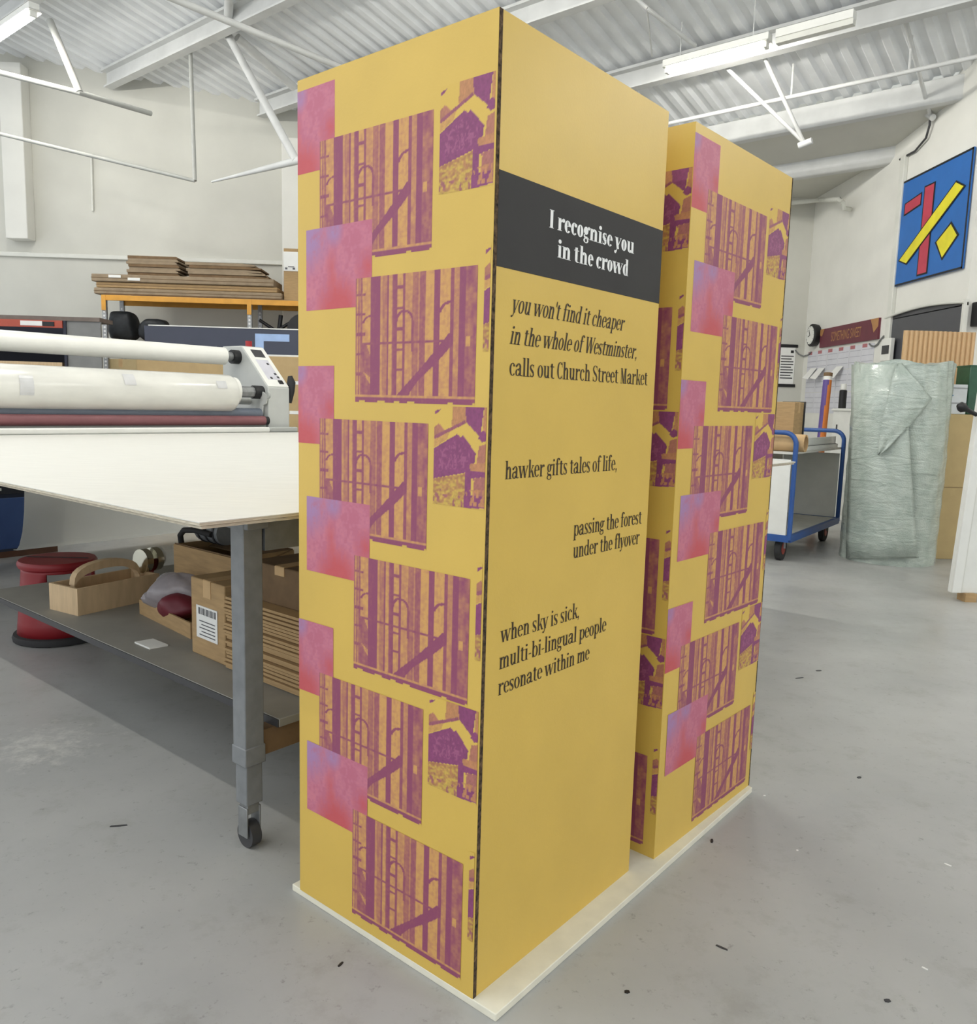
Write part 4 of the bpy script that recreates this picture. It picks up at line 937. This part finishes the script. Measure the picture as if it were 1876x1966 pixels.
art([(.08, .66), (.08, .78), (.34, .82), (.34, .70)], 'black', 1); art([(.095, .675), (.095, .77), (.33, .805), (.33, .713)], art_red, 2)
art([(.60, .30), (.72, .12), (.92, .30), (.80, .44)], 'black', 1); art([(.625, .30), (.722, .145), (.895, .30), (.80, .415)], art_yel, 2)

y0, y1, z0_, z1 = wallbox([(1580, 634), (1692, 609), (1689, 650), (1577, 669)], .03)
sn = thing('name_sign', (XR-.015, (y0+y1)/2, z0_), 'maroon sign with gold lettering beside the clock', 'sign')
MB().box((XR-.03, y0, z0_), (XR, y1, z1)).build('sign_face', mat('maroon', (104, 44, 58), .5, var=.05), sn)
gold = mat('gold_ink', (176, 128, 78), .5)
tcu = bpy.data.curves.new('txt', 'FONT'); tcu.body = 'SOMETHING SWEET'; tcu.size = 1; to = bpy.data.objects.new('txt', tcu); col.objects.link(to)
bpy.context.view_layer.update(); tme = bpy.data.meshes.new_from_object(to.evaluated_get(bpy.context.evaluated_depsgraph_get()))
tv = np.array([v.co[:] for v in tme.vertices]); tf = [tuple(p.vertices) for p in tme.polygons]; bpy.data.objects.remove(to)
tv[:, 0] = (tv[:, 0]-tv[:, 0].min())/(tv[:, 0].max()-tv[:, 0].min()); tv[:, 1] = (tv[:, 1]-tv[:, 1].min())/(tv[:, 1].max()-tv[:, 1].min())
ya, yb_ = y1-(y1-y0)*.22, y1-(y1-y0)*.74; zc3 = (z0_+z1)/2; th_ = (z1-z0_)*.50
MB().add([V(XR-.032, ya+(yb_-ya)*v[0], zc3-th_/2+th_*v[1]) for v in tv], tf).build('lettering', gold, sn, smooth=False)
MB().prism([V(XR-.032, y0, z1), V(XR-.032, y0+.20, z1), V(XR-.032, y0+.15, z1-.08), V(XR-.032, y0+.10, z1-.17), V(XR-.032, y0, z1-.10)], V(.001, 0, 0)).build('corner_motif', gold, sn)
MB().prism([V(XR-.032, y1, z1), V(XR-.032, y1-.13, z1), V(XR-.032, y1-.06, z1-.10), V(XR-.032, y1, z1-.08)], V(.001, 0, 0)).build('corner_motif', gold, sn)

ck = onx(1569, 644, XR); rk_ = .16
cl = thing('wall_clock', (XR-.05, ck[1], ck[2]-rk_), 'round black rimmed wall clock with a pale face', 'clock')
def disc(x, r, n=40): return [V(x, ck[1]+r*math.cos(t), ck[2]+r*math.sin(t)) for t in np.linspace(0, 2*math.pi, n, endpoint=False)]
MB().tube([V(XR-.001, ck[1], ck[2]), V(XR-.05, ck[1], ck[2]), V(XR-.085, ck[1], ck[2]), V(XR-.10, ck[1], ck[2])], [rk_*.92, rk_, rk_, rk_*.86], 40).build('rim', 'black', cl)
MB().prism(disc(XR-.1015, rk_*.80), V(-.001, 0, 0)).build('dial', 'white_board', cl)
for an, l_, w_ in ((60, .55, .012), (-20, .38, .016)):
    t = math.radians(an); MB().bar(V(XR-.104, ck[1], ck[2]), V(XR-.104, ck[1]+math.cos(t)*rk_*l_, ck[2]+math.sin(t)*rk_*l_), w_, .002).build('hand', 'black', cl)
for k in range(12):
    t = math.radians(30*k); d_ = V(0, math.cos(t), math.sin(t)); MB().bar(V(XR-.1035, ck[1], ck[2])+d_*rk_*.68, V(XR-.1035, ck[1], ck[2])+d_*rk_*.76, .008, .002).build('hour_mark', 'black', cl)

y0, y1, z0_, z1 = wallbox([(1552, 680), (1668, 655), (1668, 800), (1550, 790)], .01)
wp = thing('wall_planner', (XR-.01, (y0+y1)/2, z0_), 'wall planner of white gridded sheets with curled notes below the maroon sign', 'planner')
NC, NR = 6, 3; sw, shh = (y1-y0)/NC, (z1-z0_)/NR
for i in range(NC):
    for j in range(NR):
        s_ = MB().box((XR-.004-.001*((i+j) % 2), y1-sw*(i+1)+.004, z0_+shh*j+.004), (XR-.001, y1-sw*i-.004, z0_+shh*(j+1)-.004)).build('sheet', mat('sheet_lilac', (214, 214, 220), .7, var=.03), wp)
        for k in range(1, 4): MB().box((XR-.0062, y1-sw*(i+1)+.02, z0_+shh*(j+k/4)), (XR-.0052, y1-sw*i-.02, z0_+shh*(j+k/4)+.005)).build('grid_line', mat('pencil', (160, 160, 172), .8), s_)
    MB().box((XR-.006, y1-sw*i-sw*.45, z1-.045), (XR-.004, y1-sw*i-.02, z1)).build('red_tab', mat('tab_red', (178, 112, 116), .6), wp)
for (px, py) in ((1562, 715), (1577, 715), (1612, 712)):
    q = onx(px, py, XR-.02)
    MB().prism([q+V(0, .10, .06), q+V(-.0, -.10, .06), q+V(-.10, -.06, -.10), q+V(-.10, .14, -.08)], V(-.002, 0, .001)).build('curled_note', 'white_paper', wp)
y0, y1, z0_, z1 = wallbox([(1708, 606), (1855, 575), (1850, 690), (1703, 690)], .05)
z0_ = 1.0
wn = thing('window_1', (XR-.02, (y0+y1)/2, z0_), None, None, kind='structure')
MB().box((XR-.02, y0+.05, z0_), (XR-.005, y1-.05, z1-.05)).build('pane', mat('smoked', (72, 73, 78), .3, var=.03), wn)
MB().box((XR-.05, y0, z0_), (XR, y0+.03, z1)).build('frame', 'trim_paint', wn); MB().box((XR-.04, y0+.035, z0_), (XR, y0+.05, z1-.04)).build('frame', 'trim_paint', wn)
arch_ = [V(XR-.05, y0+(y1-y0)*t, z1-.03+.045*math.sin(math.pi*t)) for t in np.linspace(0, 1, 13)]
MB().tube(arch_, .016, 8).build('frame_top', 'trim_paint', wn)
MB().prism([q+V(.03, 0, 0) for q in arch_]+[V(XR-.02, y1, z1-.06), V(XR-.02, y0, z1-.06)], V(.015, 0, 0)).build('arched_head', 'smoked', wn)
q = onx(1716, 672, XR)
sb2 = thing('switch_box', (XR-.04, q[1], q[2]-.1), 'white electrical switch box with a dark window by the conduit', 'switch box')
MB().box((XR-.10, q[1]-.11, q[2]-.13), (XR-.052, q[1]+.11, q[2]+.13)).build('box', 'white_plastic', sb2, bevel=.006)
MB().box((XR-.104, q[1]-.08, q[2]-.05), (XR-.10, q[1]+.08, q[2]+.05)).build('dark_window', 'dark_grey', sb2)
# cables
tube_thing('dark_cable', [onx(1728, 306, XR-.02), onx(1757, 290, XR-.03), onx(1778, 265, XR-.04), onx(1785, 240, XR-.05), n2], .012, 'thin dark cable looping from the conduit top up to the roof brace', 'dark_grey', 'cable')
tube_thing('grey_cable', [onx(px, py, XR-.015) for px, py in ((1669, 660), (1673, 664), (1679, 665), (1685, 661), (1690, 653), (1697, 645))], .010, 'grey cable looping between the planner and the conduit', 'galv', 'cable')
tube_thing('grey_cable', [ony(1527, 672, YB-.02), ony(1534, 680, YB-.02), ony(1543, 684, YB-.03), onx(1552, 681, XR-.02), onx(1557, 676, XR-.015)], .010, 'grey cable sagging between the poster and the planner', 'galv', 'cable')
# poster on the back wall
x0_, x1_ = float(ony(1440, 700, YB)[0]), float(ony(1529, 700, YB)[0]); zt4, zb4 = float(ony(1515, 664, YB)[2]), float(ony(1515, 740, YB)[2])
ps = thing('hanging_poster', ((x0_+x1_)/2, YB-.01, zb4), 'white text poster hung between two black rails near the corner', 'poster')
MB().box((x0_, YB-.008, zb4), (x1_-.03, YB-.004, zt4)).build('paper', 'white_paper', ps)
for z_ in (zt4, zb4): MB().box((x0_, YB-.02, z_-.025), (x1_, YB-.002, z_+.02)).build('rail', 'black', ps, bevel=.004)
for k in range(9):
    MB().box((x1_-.24, YB-.0095, zt4-.16-.038*k*(zt4-zb4)/.55), (x1_-.05-.03*(k % 3 == 1), YB-.0082, zt4-.145-.038*k*(zt4-zb4)/.55)).build('text_line', 'black' if k % 2 else 'dark_grey', ps)
MB().box((x1_-.10, YB-.0095, zt4-.105), (x1_-.055, YB-.0082, zt4-.065)).build('logo_dot', 'black', ps)
# corner pipe
MB().tube([ony(1480, 393, YB-.35), ony(1575, 384, YB-.35), onx(1612, 383, XR-.3), onx(1619, 389, XR-.22), onx(1620, 400, XR-.18), onx(1632, 402, XR-.03)], .03, 10).build('corner_pipe', 'trim_paint', label='bent white pipe high in the corner beside the far tower', cat='pipe')
bs = onx(1864, 606, XR+.1)
MB().box((XR+.05, y_end-.14, bs[2]-.12), (XR+.16, y_end-.001, bs[2]+.12)).build('wall_speaker', 'black', label='small black box mounted at the end of the painting wall', cat='speaker', bevel=.01)

# ------------------------------------------------------------------ trolley
mat('trolley_blue', (44, 84, 150), .4, var=.04)
mat('trolley_board', (212, 210, 202), .6, var=.05)
Pn = onz(1515, 1033, .22); Pf = onz(1608, 997, .22); e = Pf-Pn; e[2] = 0; LT = np.linalg.norm(e); e /= LT; w = V(-e[1], e[0], 0); w = w if w[0] < 0 else -w
WT = .62; tr0 = Pn*1.; tr0[2] = 0
tt = thing('platform_trolley', tr0+e*LT/2+w*WT/2, 'blue tubular trolley with white boards and black castors', 'trolley')
def TT(i, j, z): return tr0+e*i+w*j+V(0, 0, z)
zn, zf = zat(1495, 831, Pn), zat(1590, 826, Pf); zh = (zn+zf)/2
for i in (0, LT):
    r_ = .10; path = [TT(i, 0, .2), TT(i, 0, zh-r_)]+[TT(i, r_-r_*math.cos(t), zh-r_+r_*math.sin(t)) for t in np.linspace(.2, math.pi/2, 6)]+[TT(i, WT-r_+r_*math.sin(t), zh-r_+r_*math.cos(t)) for t in np.linspace(0, math.pi/2-.2, 6)]+[TT(i, WT, zh-r_), TT(i, WT, .2)]
    MB().tube(path, .021, 12).build('hoop', 'trolley_blue', tt)
for j in (0, WT): MB().bar(TT(0, j, .21), TT(LT, j, .21), .035, .06).build('base_rail', 'trolley_blue', tt)
for i in (0, LT): MB().bar(TT(i, 0, .21), TT(i, WT, .21), .035, .06).build('base_rail', 'trolley_blue', tt)
MB().obox(TT(.02, .02, .222), e*(LT-.04), w*(WT-.04), V(0, 0, .014)).build('deck', 'trolley_board', tt)
zsf = zat(1514, 868, Pn)
MB().obox(TT(.0, .02, zsf-.02), e*LT, w*(WT-.04), V(0, 0, .02)).build('upper_shelf', 'trolley_board', tt)
MB().obox(TT(.02, WT-.03, .236), e*(LT-.04), w*.012, V(0, 0, zsf-.262)).build('side_board', 'trolley_board', tt)
MB().obox(TT(-.006, .03, .236), e*.012, w*(WT-.06), V(0, 0, zsf-.30)).build('end_board', 'white_board', tt)
MB().obox(TT(LT-.006, .03, .236), e*.012, w*(WT-.06), V(0, 0, zsf-.30)).build('end_board', 'white_board', tt)
for i in (.12, LT-.12):
    for j in (.1, WT-.1):
        c = TT(i, j, .105)
        wh = MB().tube([c-w*.024, c+w*.024], .105, 24).build('castor_wheel', 'rubber', tt)
        MB().tube([c-w*.027, c+w*.027], .055, 16).build('wheel_hub', mat('hub_red', (150, 60, 50), .5), wh)
        for s_ in (-1, 1): MB().bar(c+w*.028*s_, c+w*.028*s_+V(0, 0, .08), .03, .004).build('castor_fork', 'galv', wh)
zs5 = zsf+.001
# tube, box, papers on the trolley
jof = lambda px, i, py=850: float(np.dot(onpl(px, py, TT(i, 0, 0), e)-tr0, w))
ki = .11; kj = max(jof(1554, ki), -.05)
kt = thing('kraft_tube', TT(ki, kj+.25, zs5), 'thick brown cardboard tube lying across the trolley shelf', 'cardboard tube')
mb = MB(); R0, R1 = .075, .062
cA, cB = TT(ki, kj, zs5+.075), TT(ki, min(kj+.48, WT-.03), zs5+.075)
for r_ in (R0, R1):
    k = len(mb.v)
    for c_ in (cA, cB):
        for j in range(28): t = 2*math.pi*j/28; mb.v.append(tuple(c_+e*r_*math.cos(t)+V(0, 0, r_*math.sin(t))))
    for j in range(28):
        a_, b_ = k+j, k+(j+1) % 28; f = (a_, b_, b_+28, a_+28); mb.f.append(f if r_ == R0 else f[::-1])
for c_ in (0, 28):
    for j in range(28): a_, b_ = c_+j, c_+(j+1) % 28; mb.f.append((a_, b_, b_+56, a_+56))
mb.build('tube_wall', 'kraft_light', kt)
bj = min(max(jof(1543, ki+.12), .1), WT-.15)
pp = thing('paper_stack', TT(ki+.1, .06, zs5), 'stack of white sheets on the trolley behind the brown tube', 'paper')
MB().obox(TT(ki+.10, .04, zs5), e*(LT-ki-.17), w*(bj-.06), V(0, 0, .035)).build('lower_sheets', 'white_paper', pp)
MB().obox(TT(ki+.14, .06, zs5+.039), e*(LT-ki-.22), w*(bj-.09), V(0, 0, .07)).build('upper_sheets', 'white_paper', pp)
MB().obox(TT(ki+.12, .05, zs5+.035), e*(LT-ki-.2), w*(bj-.07), V(0, 0, .004)).build('divider', 'black', pp)
hbx = zat(1520, 772, TT(ki+.2, bj, 0))-zs5
carton('cardboard_box', TT(ki+.12, bj, zs5), e*.28, w*(WT-.04-bj), hbx, 'brown cardboard box standing on the trolley beside the white sheets', 'kraft')
MB().obox(TT(ki+.43, max(bj, jof(1559, ki+.43)), zs5), e*.03, w*.2, V(0, 0, hbx*1.02)).build('black_folder', 'dark_grey', label='dark grey upright folder behind the box on the trolley', cat='folder')
# two colour postal tube standing behind the trolley
pb = onpl(1578, 835, V(0, 7.2, 0), V(0, 1, 0)); pt = onpl(1589, 730, V(0, 7.25, 0), V(0, 1, 0)); dirp = (pt-pb)/np.linalg.norm(pt-pb); pb0 = pb-dirp*(pb[2]/dirp[2])
po = thing('postal_tube', pb0, 'tall purple and orange striped tube with a white top behind the trolley', 'tube')
rt = .045; uu = np.cross(dirp, [0, 1., 0]); uu /= np.linalg.norm(uu); vv = np.cross(dirp, uu); Ltot = np.linalg.norm(pt-pb0)
PSG = 1
parts = {'orange': MB(), 'purple': MB()}; NZ, NA = 30, 24
for i in range(NZ):
    for j in range(NA):
        t0_, t1_ = 2*math.pi*j/NA, 2*math.pi*(j+1)/NA; s0, s1 = Ltot*i/NZ, Ltot*(i+1)/NZ
        tm = (t0_+t1_)/2; nn_ = uu*math.cos(tm)+vv*math.sin(tm); vw_ = (C-pb0); vw_[2] = 0; vw_ /= np.linalg.norm(vw_); lf_ = V(-vw_[1], vw_[0], 0)*-1
        an_ = math.degrees(math.atan2(np.dot(nn_, lf_), np.dot(nn_, vw_))); key = 'purple' if an_*PSG > 75-95*(i/NZ) else 'orange'
        f_ = lambda s, t: pb0+dirp*s+(uu*math.cos(t)+vv*math.sin(t))*rt
        parts[key].add([f_(s0, t0_), f_(s0, t1_), f_(s1, t1_), f_(s1, t0_)], [(0, 1, 2, 3)])
parts['orange'].build('orange_wrap', mat('tube_orange', (206, 120, 50), .5), po); parts['purple'].build('purple_wrap', mat('tube_purple', (92, 72, 140), .5), po)
MB().tube([pt, pt+dirp*.04], rt*.98, 20).build('white_collar', 'white_plastic', po); MB().tube([pt+dirp*.04, pt+dirp*.08], rt*1.02, 20).build('end_plug', 'kraft_dark', po)
# white wall cabinet with bottle
q0_ = onx(1601, 784, XR-.38); q1_ = onx(1650, 784, XR-.38)
zc4 = float(q0_[2]); ycb = float(q1_[1]); yce = float(q0_[1])
wc = thing('white_cabinet', (XR-.2, (ycb+yce)/2, 0), 'narrow white cabinet against the planner wall behind the bubble wrap', 'cabinet')
MB().box((XR-.38, ycb, 0), (XR-.012, yce, zc4-.03)).build('cabinet_body', 'white_board', wc); MB().box((XR-.40, ycb-.02, zc4-.03), (XR-.012, yce+.02, zc4)).build('cabinet_top', 'white_plastic', wc, bevel=.004)
MB().box((XR-.39, yce-.14, zc4-.3), (XR-.38, yce-.12, zc4-.2)).build('handle', 'dark_grey', wc)
MB().box((XR-.385, ycb+.1, .06), (XR-.38, yce-.03, .5)).build('door_panel', 'trim_paint', wc)
qb = onz(1617, 779, zc4)
qb = V(XR-.22, yce-.12, zc4)
qb = onx(1617, 779, XR-.30); qb[2] = zc4
bo2 = thing('spray_bottle', qb, 'black cylindrical bottle with a white cap on the white cabinet', 'bottle')
hb2 = zat(1617, 737, qb)-zc4
MB().lathe([(.04, 0), (.045, .005), (.045, hb2*.72), (.035, hb2*.76)], qb, 24).build('body', 'black', bo2); MB().lathe([(.034, hb2*.76), (.036, hb2*.78), (.034, hb2)], qb, 24).build('cap', 'white_plastic', bo2)

# ------------------------------------------------------------------ bubble wrap roll, crate, panels on the right
def film_mat():
    mt = bpy.data.materials.new('bubble_film'); mt.use_nodes = True; nt = mt.node_tree; b = nt.nodes['Principled BSDF']; L = nt.links
    tc = nt.nodes.new('ShaderNodeTexCoord'); n = nt.nodes.new('ShaderNodeTexNoise'); n.inputs['Scale'].default_value = 9; n.inputs['Detail'].default_value = 6; n.inputs['Distortion'].default_value = .6
    L.new(tc.outputs['Object'], n.inputs['Vector'])
    r = nt.nodes.new('ShaderNodeValToRGB'); r.color_ramp.elements[0].color = (*lin((172, 184, 175)), 1); r.color_ramp.elements[1].color = (*lin((194, 204, 195)), 1); r.color_ramp.elements[0].position = .35; r.color_ramp.elements[1].position = .7
    L.new(n.outputs['Fac'], r.inputs[0]); L.new(r.outputs[0], b.inputs['Base Color']); b.inputs['Roughness'].default_value = .22
    v = nt.nodes.new('ShaderNodeTexVoronoi'); v.inputs['Scale'].default_value = 85; L.new(tc.outputs['Object'], v.inputs['Vector'])
    bp = nt.nodes.new('ShaderNodeBump'); bp.inputs['Strength'].default_value = .35; bp.inputs['Distance'].default_value = .006; L.new(v.outputs['Distance'], bp.inputs['Height'])
    bp2 = nt.nodes.new('ShaderNodeBump'); bp2.inputs['Strength'].default_value = .5; bp2.inputs['Distance'].default_value = .03
    n3 = nt.nodes.new('ShaderNodeTexNoise'); n3.inputs['Scale'].default_value = 3.5; n3.inputs['Detail'].default_value = 4; n3.inputs['Distortion'].default_value = 1.2; mp = nt.nodes.new('ShaderNodeMapping'); mp.inputs['Scale'].default_value = (1, 1, 4.5); L.new(tc.outputs['Object'], mp.inputs[0]); L.new(mp.outputs[0], n3.inputs['Vector']); b.inputs['Coat Weight'].default_value = .5; b.inputs['Coat Roughness'].default_value = .12
    L.new(n3.outputs['Fac'], bp2.inputs['Height']); L.new(bp.outputs[0], bp2.inputs['Normal']); L.new(bp2.outputs[0], b.inputs['Normal'])
    return mt
FM = film_mat()
fr = onz(1700, 1086); vd = fr-C; vd[2] = 0; vd /= np.linalg.norm(vd); RB = .395; cb = fr+vd*RB; cb[2] = 0
zb5 = zat(1722, 697, cb-vd*RB*.5)
bw = thing('bubble_wrap_roll', cb, 'tall upright roll of greenish bubble wrap with a loose folded flap', 'bubble wrap')
mb = MB(); NA, NZ = 120, 48
rsd = np.random.RandomState(2)
for i in range(NZ+1):
    z = zb5*i/NZ
    for j in range(NA):
        t = 2*math.pi*j/NA; g_ = max(0, (z/zb5-.62)/.38); k = 1-.010*math.sin(7*t+z*2)*math.sin(z*2.2)+.006*math.sin(13*t-z*5)+(.004+.014*g_)*math.sin(23*t+z*9)+.006*math.sin(z*31+2*math.sin(3*t))
        k *= 1+.004*max(0, (z/zb5-.8)/.2)+(.02*rsd.rand() if i == NZ else .004*rsd.rand())
        mb.v.append((cb[0]+RB*k*math.cos(t), cb[1]+RB*k*math.sin(t), z+(.02*math.sin(5*t) if i == NZ else 0)))
for i in range(NZ):
    for j in range(NA): a_ = i*NA+j; b_ = i*NA+(j+1) % NA; mb.f.append((a_, b_, b_+NA, a_+NA))
for ring, rr2, dz in ((1, .72, -.015), (2, .4, -.03)):
    for j in range(NA):
        t = 2*math.pi*j/NA; mb.v.append((cb[0]+RB*rr2*math.cos(t), cb[1]+RB*rr2*math.sin(t), zb5+dz+.02*rsd.rand()))
for s_ in (NZ, NZ+1):
    for j in range(NA): a_ = s_*NA+j; b_ = s_*NA+(j+1) % NA; mb.f.append((a_, b_, b_+NA, a_+NA))
mb.f.append(tuple((NZ+2)*NA+j for j in range(NA)))
mb.build('roll_body', FM, bw, angle=80)
def oncyl(px, py, off=.02):
    d = ray(px, py); R = RB+off; ax, ay = C[0]-cb[0], C[1]-cb[1]; a = d[0]**2+d[1]**2; b = 2*(ax*d[0]+ay*d[1]); c = ax*ax+ay*ay-R*R; D = b*b-4*a*c
    if D < 0: D = 0
    return C+d*((-b-math.sqrt(D))/(2*a))
def patch(rows, off0, name, ns=10):
    """rows of (left px, right px, y, off-left, off-right)"""
    mb = MB()
    for (xl_, xr_, y_, o0, o1) in rows:
        for i in range(ns+1):
            f = i/ns; mb.v.append(tuple(oncyl(xl_+(xr_-xl_)*f, y_+0*f, off0+o0+(o1-o0)*f+.008*math.sin(f*9+y_*.05))))
    n = ns+1
    for r_ in range(len(rows)-1):
        for i in range(ns): a_ = r_*n+i; mb.f.append((a_, a_+n, a_+n+1, a_+1))
    o = mb.build(name, FM, bw, angle=80); s = o.modifiers.new('thick', 'SOLIDIFY'); s.thickness = .006
    return o
patch([(1722, 1732, 697, .02, .02), (1712, 1760, 730, .05, .03), (1703, 1790, 765, .06, .03), (1697, 1768, 795, .07, .03), (1690, 1735, 830, .07, .04), (1686, 1704, 862, .07, .05), (1684, 1688, 874, .06, .06)], .012, 'folded_flap')
patch([(1635, 1735, 700, .012, .02), (1634, 1743, 790, .012, .03), (1630, 1747, 860, .012, .035), (1627, 1754, 960, .012, .04), (1624, 1760, 1040, .014, .045), (1624, 1764, 1072, .014, .045)], .006, 'loose_sheet', 16)
# crate and boards behind
g = onz(1797, 1073)
crt = thing('cardboard_crate', (g[0]+.2, g[1]+.15, 0), 'tall tan cardboard crate right of the bubble wrap roll', 'crate')
zcr = zat(1828, 795, g); xcr0 = float(ony(1770, 900, g[1])[0])
xcr0 = max(xcr0, cb[0]+RB+.06)
MB().box((xcr0, g[1], 0), (xcr0+.75, g[1]+.34, zcr)).build('carton_body', mat('crate_olive', (186, 164, 118), .85, var=.04), crt, bevel=.004)
MB().box((xcr0, g[1]-.003, zcr*.5), (xcr0+.75, g[1], zcr*.5+.004)).build('board_seam', 'kraft_dark', crt)
Yb = float(g[1]); 
x0_, x1_ = float(ony(1790, 760, Yb+.03)[0]), float(ony(1857, 760, Yb+.03)[0]); x0_ = x0_; zwt = float(ony(1840, 738, Yb+.03)[2])
wb_ = thing('white_carton', ((x0_+x1_)/2, Yb+.15, zcr), 'pale carton with a blue arrow on the tan crate', 'carton')
x0_ = max(x0_, xcr0+.02)
MB().box((x0_, Yb+.03, zcr), (x1_, Yb+.28, zwt)).build('carton_body', mat('carton_white', (208, 212, 214), .6), wb_, bevel=.004)
za_ = float(ony(1825, 759, Yb+.03)[2]); xa = float(ony(1831, 759, Yb+.03)[0])
blu = mat('arrow_blue', (40, 110, 160), .6)
MB().prism([V(xa, Yb+.027, za_), V(xa-.05, Yb+.027, za_+.035), V(xa-.05, Yb+.027, za_-.035)], V(0, .002, 0)).build('printed_arrow', blu, wb_)
MB().box((xa-.10, Yb+.027, za_-.01), (xa-.045, Yb+.029, za_+.01)).build('printed_arrow', blu, wb_)
for py in (745, 774):
    z_ = float(ony(1840, py, Yb+.03)[2]); MB().box((x0_+.003, Yb+.026, z_-.004), (x1_-.003, Yb+.03, z_+.004)).build('carton_groove', 'galv', wb_)
# green tin
x2_, x3_ = x1_+.02, x1_+.16; zg = float(ony(1865, 702, Yb+.05)[2])
gt = thing('green_tin', ((x2_+x3_)/2, Yb+.15, zcr), 'dark green tin beside the carton with the blue arrow', 'tin')
MB().box((x2_, Yb+.05, zcr), (x3_, Yb+.26, zg)).build('tin_body', mat('tin_green', (40, 84, 62), .35, var=.15, scale=10), gt, bevel=.01); MB().box((x2_-.003, Yb+.047, zg-.012), (x3_+.003, Yb+.263, zg+.006)).build('lid', 'tin_green', gt, bevel=.004)
# ribbed board behind
Yr = Yb+.42
x0_, x1_ = float(ony(1735, 660, Yr)[0]), float(ony(1873, 660, Yr)[0]); zr1 = float(ony(1800, 636, Yr)[2])
rb_ = thing('ribbed_board', ((x0_+x1_)/2, Yr, 0), 'tan ribbed corrugated board standing behind the bubble wrap roll', 'board')
MB().box((x0_, Yr+.006, 0), (x1_, Yr+.02, zr1)).build('backing_sheet', 'kraft_light', rb_)
n_ = 15; fl0 = None
for i in range(n_):
    xx = x0_+(x1_-x0_)*(i+.5)/n_
    if fl0 is None:
        fl0 = MB().tube([V(xx, Yr+.006, 0), V(xx, Yr+.006, zr1)], (x1_-x0_)/n_*.40, 8).build('flute', mat('flute_tan', (206, 172, 130), .85, var=.04), rb_); xf = xx
    else:
        o = fl0.copy(); col.objects.link(o); o.parent = rb_; o.location = (xx-xf, 0, 0)
# white panel at the right edge
wpz = .06
c0 = onz(1826, 1138, wpz); dr_ = thing('white_door_panel', V(c0[0]+.3, c0[1]+.03, 0), 'white framed door panel propped on wooden blocks at the room side', 'door panel')
def shx(mb):
    mb.v = [(v_[0]+.045*(v_[2]-wpz), v_[1], v_[2]) for v_ in mb.v]; return mb
shx(MB().box((c0[0], c0[1], wpz), (c0[0]+.75, c0[1]+.045, 1.62))).build('panel', 'white_board', dr_, bevel=.004)
shx(MB().box((c0[0]+.0, c0[1]-.012, wpz+.002), (c0[0]+.065, c0[1], 1.6))).build('stile', 'white_plastic', dr_, bevel=.003)
shx(MB().box((c0[0]+.065, c0[1]-.006, wpz+.002), (c0[0]+.075, c0[1], 1.6))).build('bead', 'trim_paint', dr_)
for xx in (.09, .6): MB().box((c0[0]+xx, c0[1]-.03, 0), (c0[0]+xx+.08, c0[1]+.07, wpz)).build('wooden_block', 'kraft', dr_)
kn = ony(1849, 783, c0[1]-.02)
MB().tube([kn+V(.10, .0, -.045), kn+V(.03, 0, -.012), kn, kn+V(-.02, 0, .01), kn+V(-.04, 0, .012)], [.014, .016, .034, .032, .012], 14).build('lever_handle', 'black', dr_)

# ------------------------------------------------------------------ scraps on the floor
for (px, py, l_, w_, an, m_, lab) in ((228, 1586, .05, .008, 10, 'dark_grey', 'thin dark strip lying on the floor left of the bench leg'), (654, 1852, .018, .006, 60, 'black', 'tiny black clipping on the floor before the base board'), (1367, 1615, .022, .008, 70, 'black', 'short black clipping beside the base board'),
    (1535, 1302, .05, .008, 20, 'dark_grey', 'curled dark scrap on the pale floor behind the towers'), (1572, 1288, .03, .014, 10, 'dark_grey', 'dark fleck behind the curled scrap on the floor'), (1650, 1493, .018, .012, 30, 'dark_grey', 'small dark crumb on the pale open floor'),
    (1204, 1905, .012, .01, 0, 'black', 'round black speck on the floor near the base board corner'), (1386, 1820, .03, .006, -40, 'dark_grey', 'thin dark sliver on the shaded floor'), (1704, 1922, .014, .01, 0, 'dark_grey', 'dark crumb on the shaded floor'),
    (1820, 1661, .02, .005, -50, 'white_paper', 'white paper sliver on the shaded floor'), (1776, 1860, .014, .004, -50, 'white_paper', 'tiny white sliver on the shaded floor'), (1531, 1633, .006, .006, 0, 'white_paper', 'white speck near the shadow edge on the floor'), (1468, 1528, .008, .006, 0, 'white_paper', 'white crumb just off the base board end')):
    c = onz(px, py); t = math.radians(an); u_ = V(math.cos(t), math.sin(t), 0); v_ = V(-math.sin(t), math.cos(t), 0)
    pts = [c-u_*l_/2-v_*w_*.3, c-v_*w_/2, c+u_*l_/2-v_*w_*.2, c+u_*l_*.45+v_*w_*.4, c+v_*w_*.5, c-u_*l_*.45+v_*w_*.35]
    MB().prism(pts, V(0, 0, .002)).build('floor_scrap', m_, label=lab, cat='scrap')
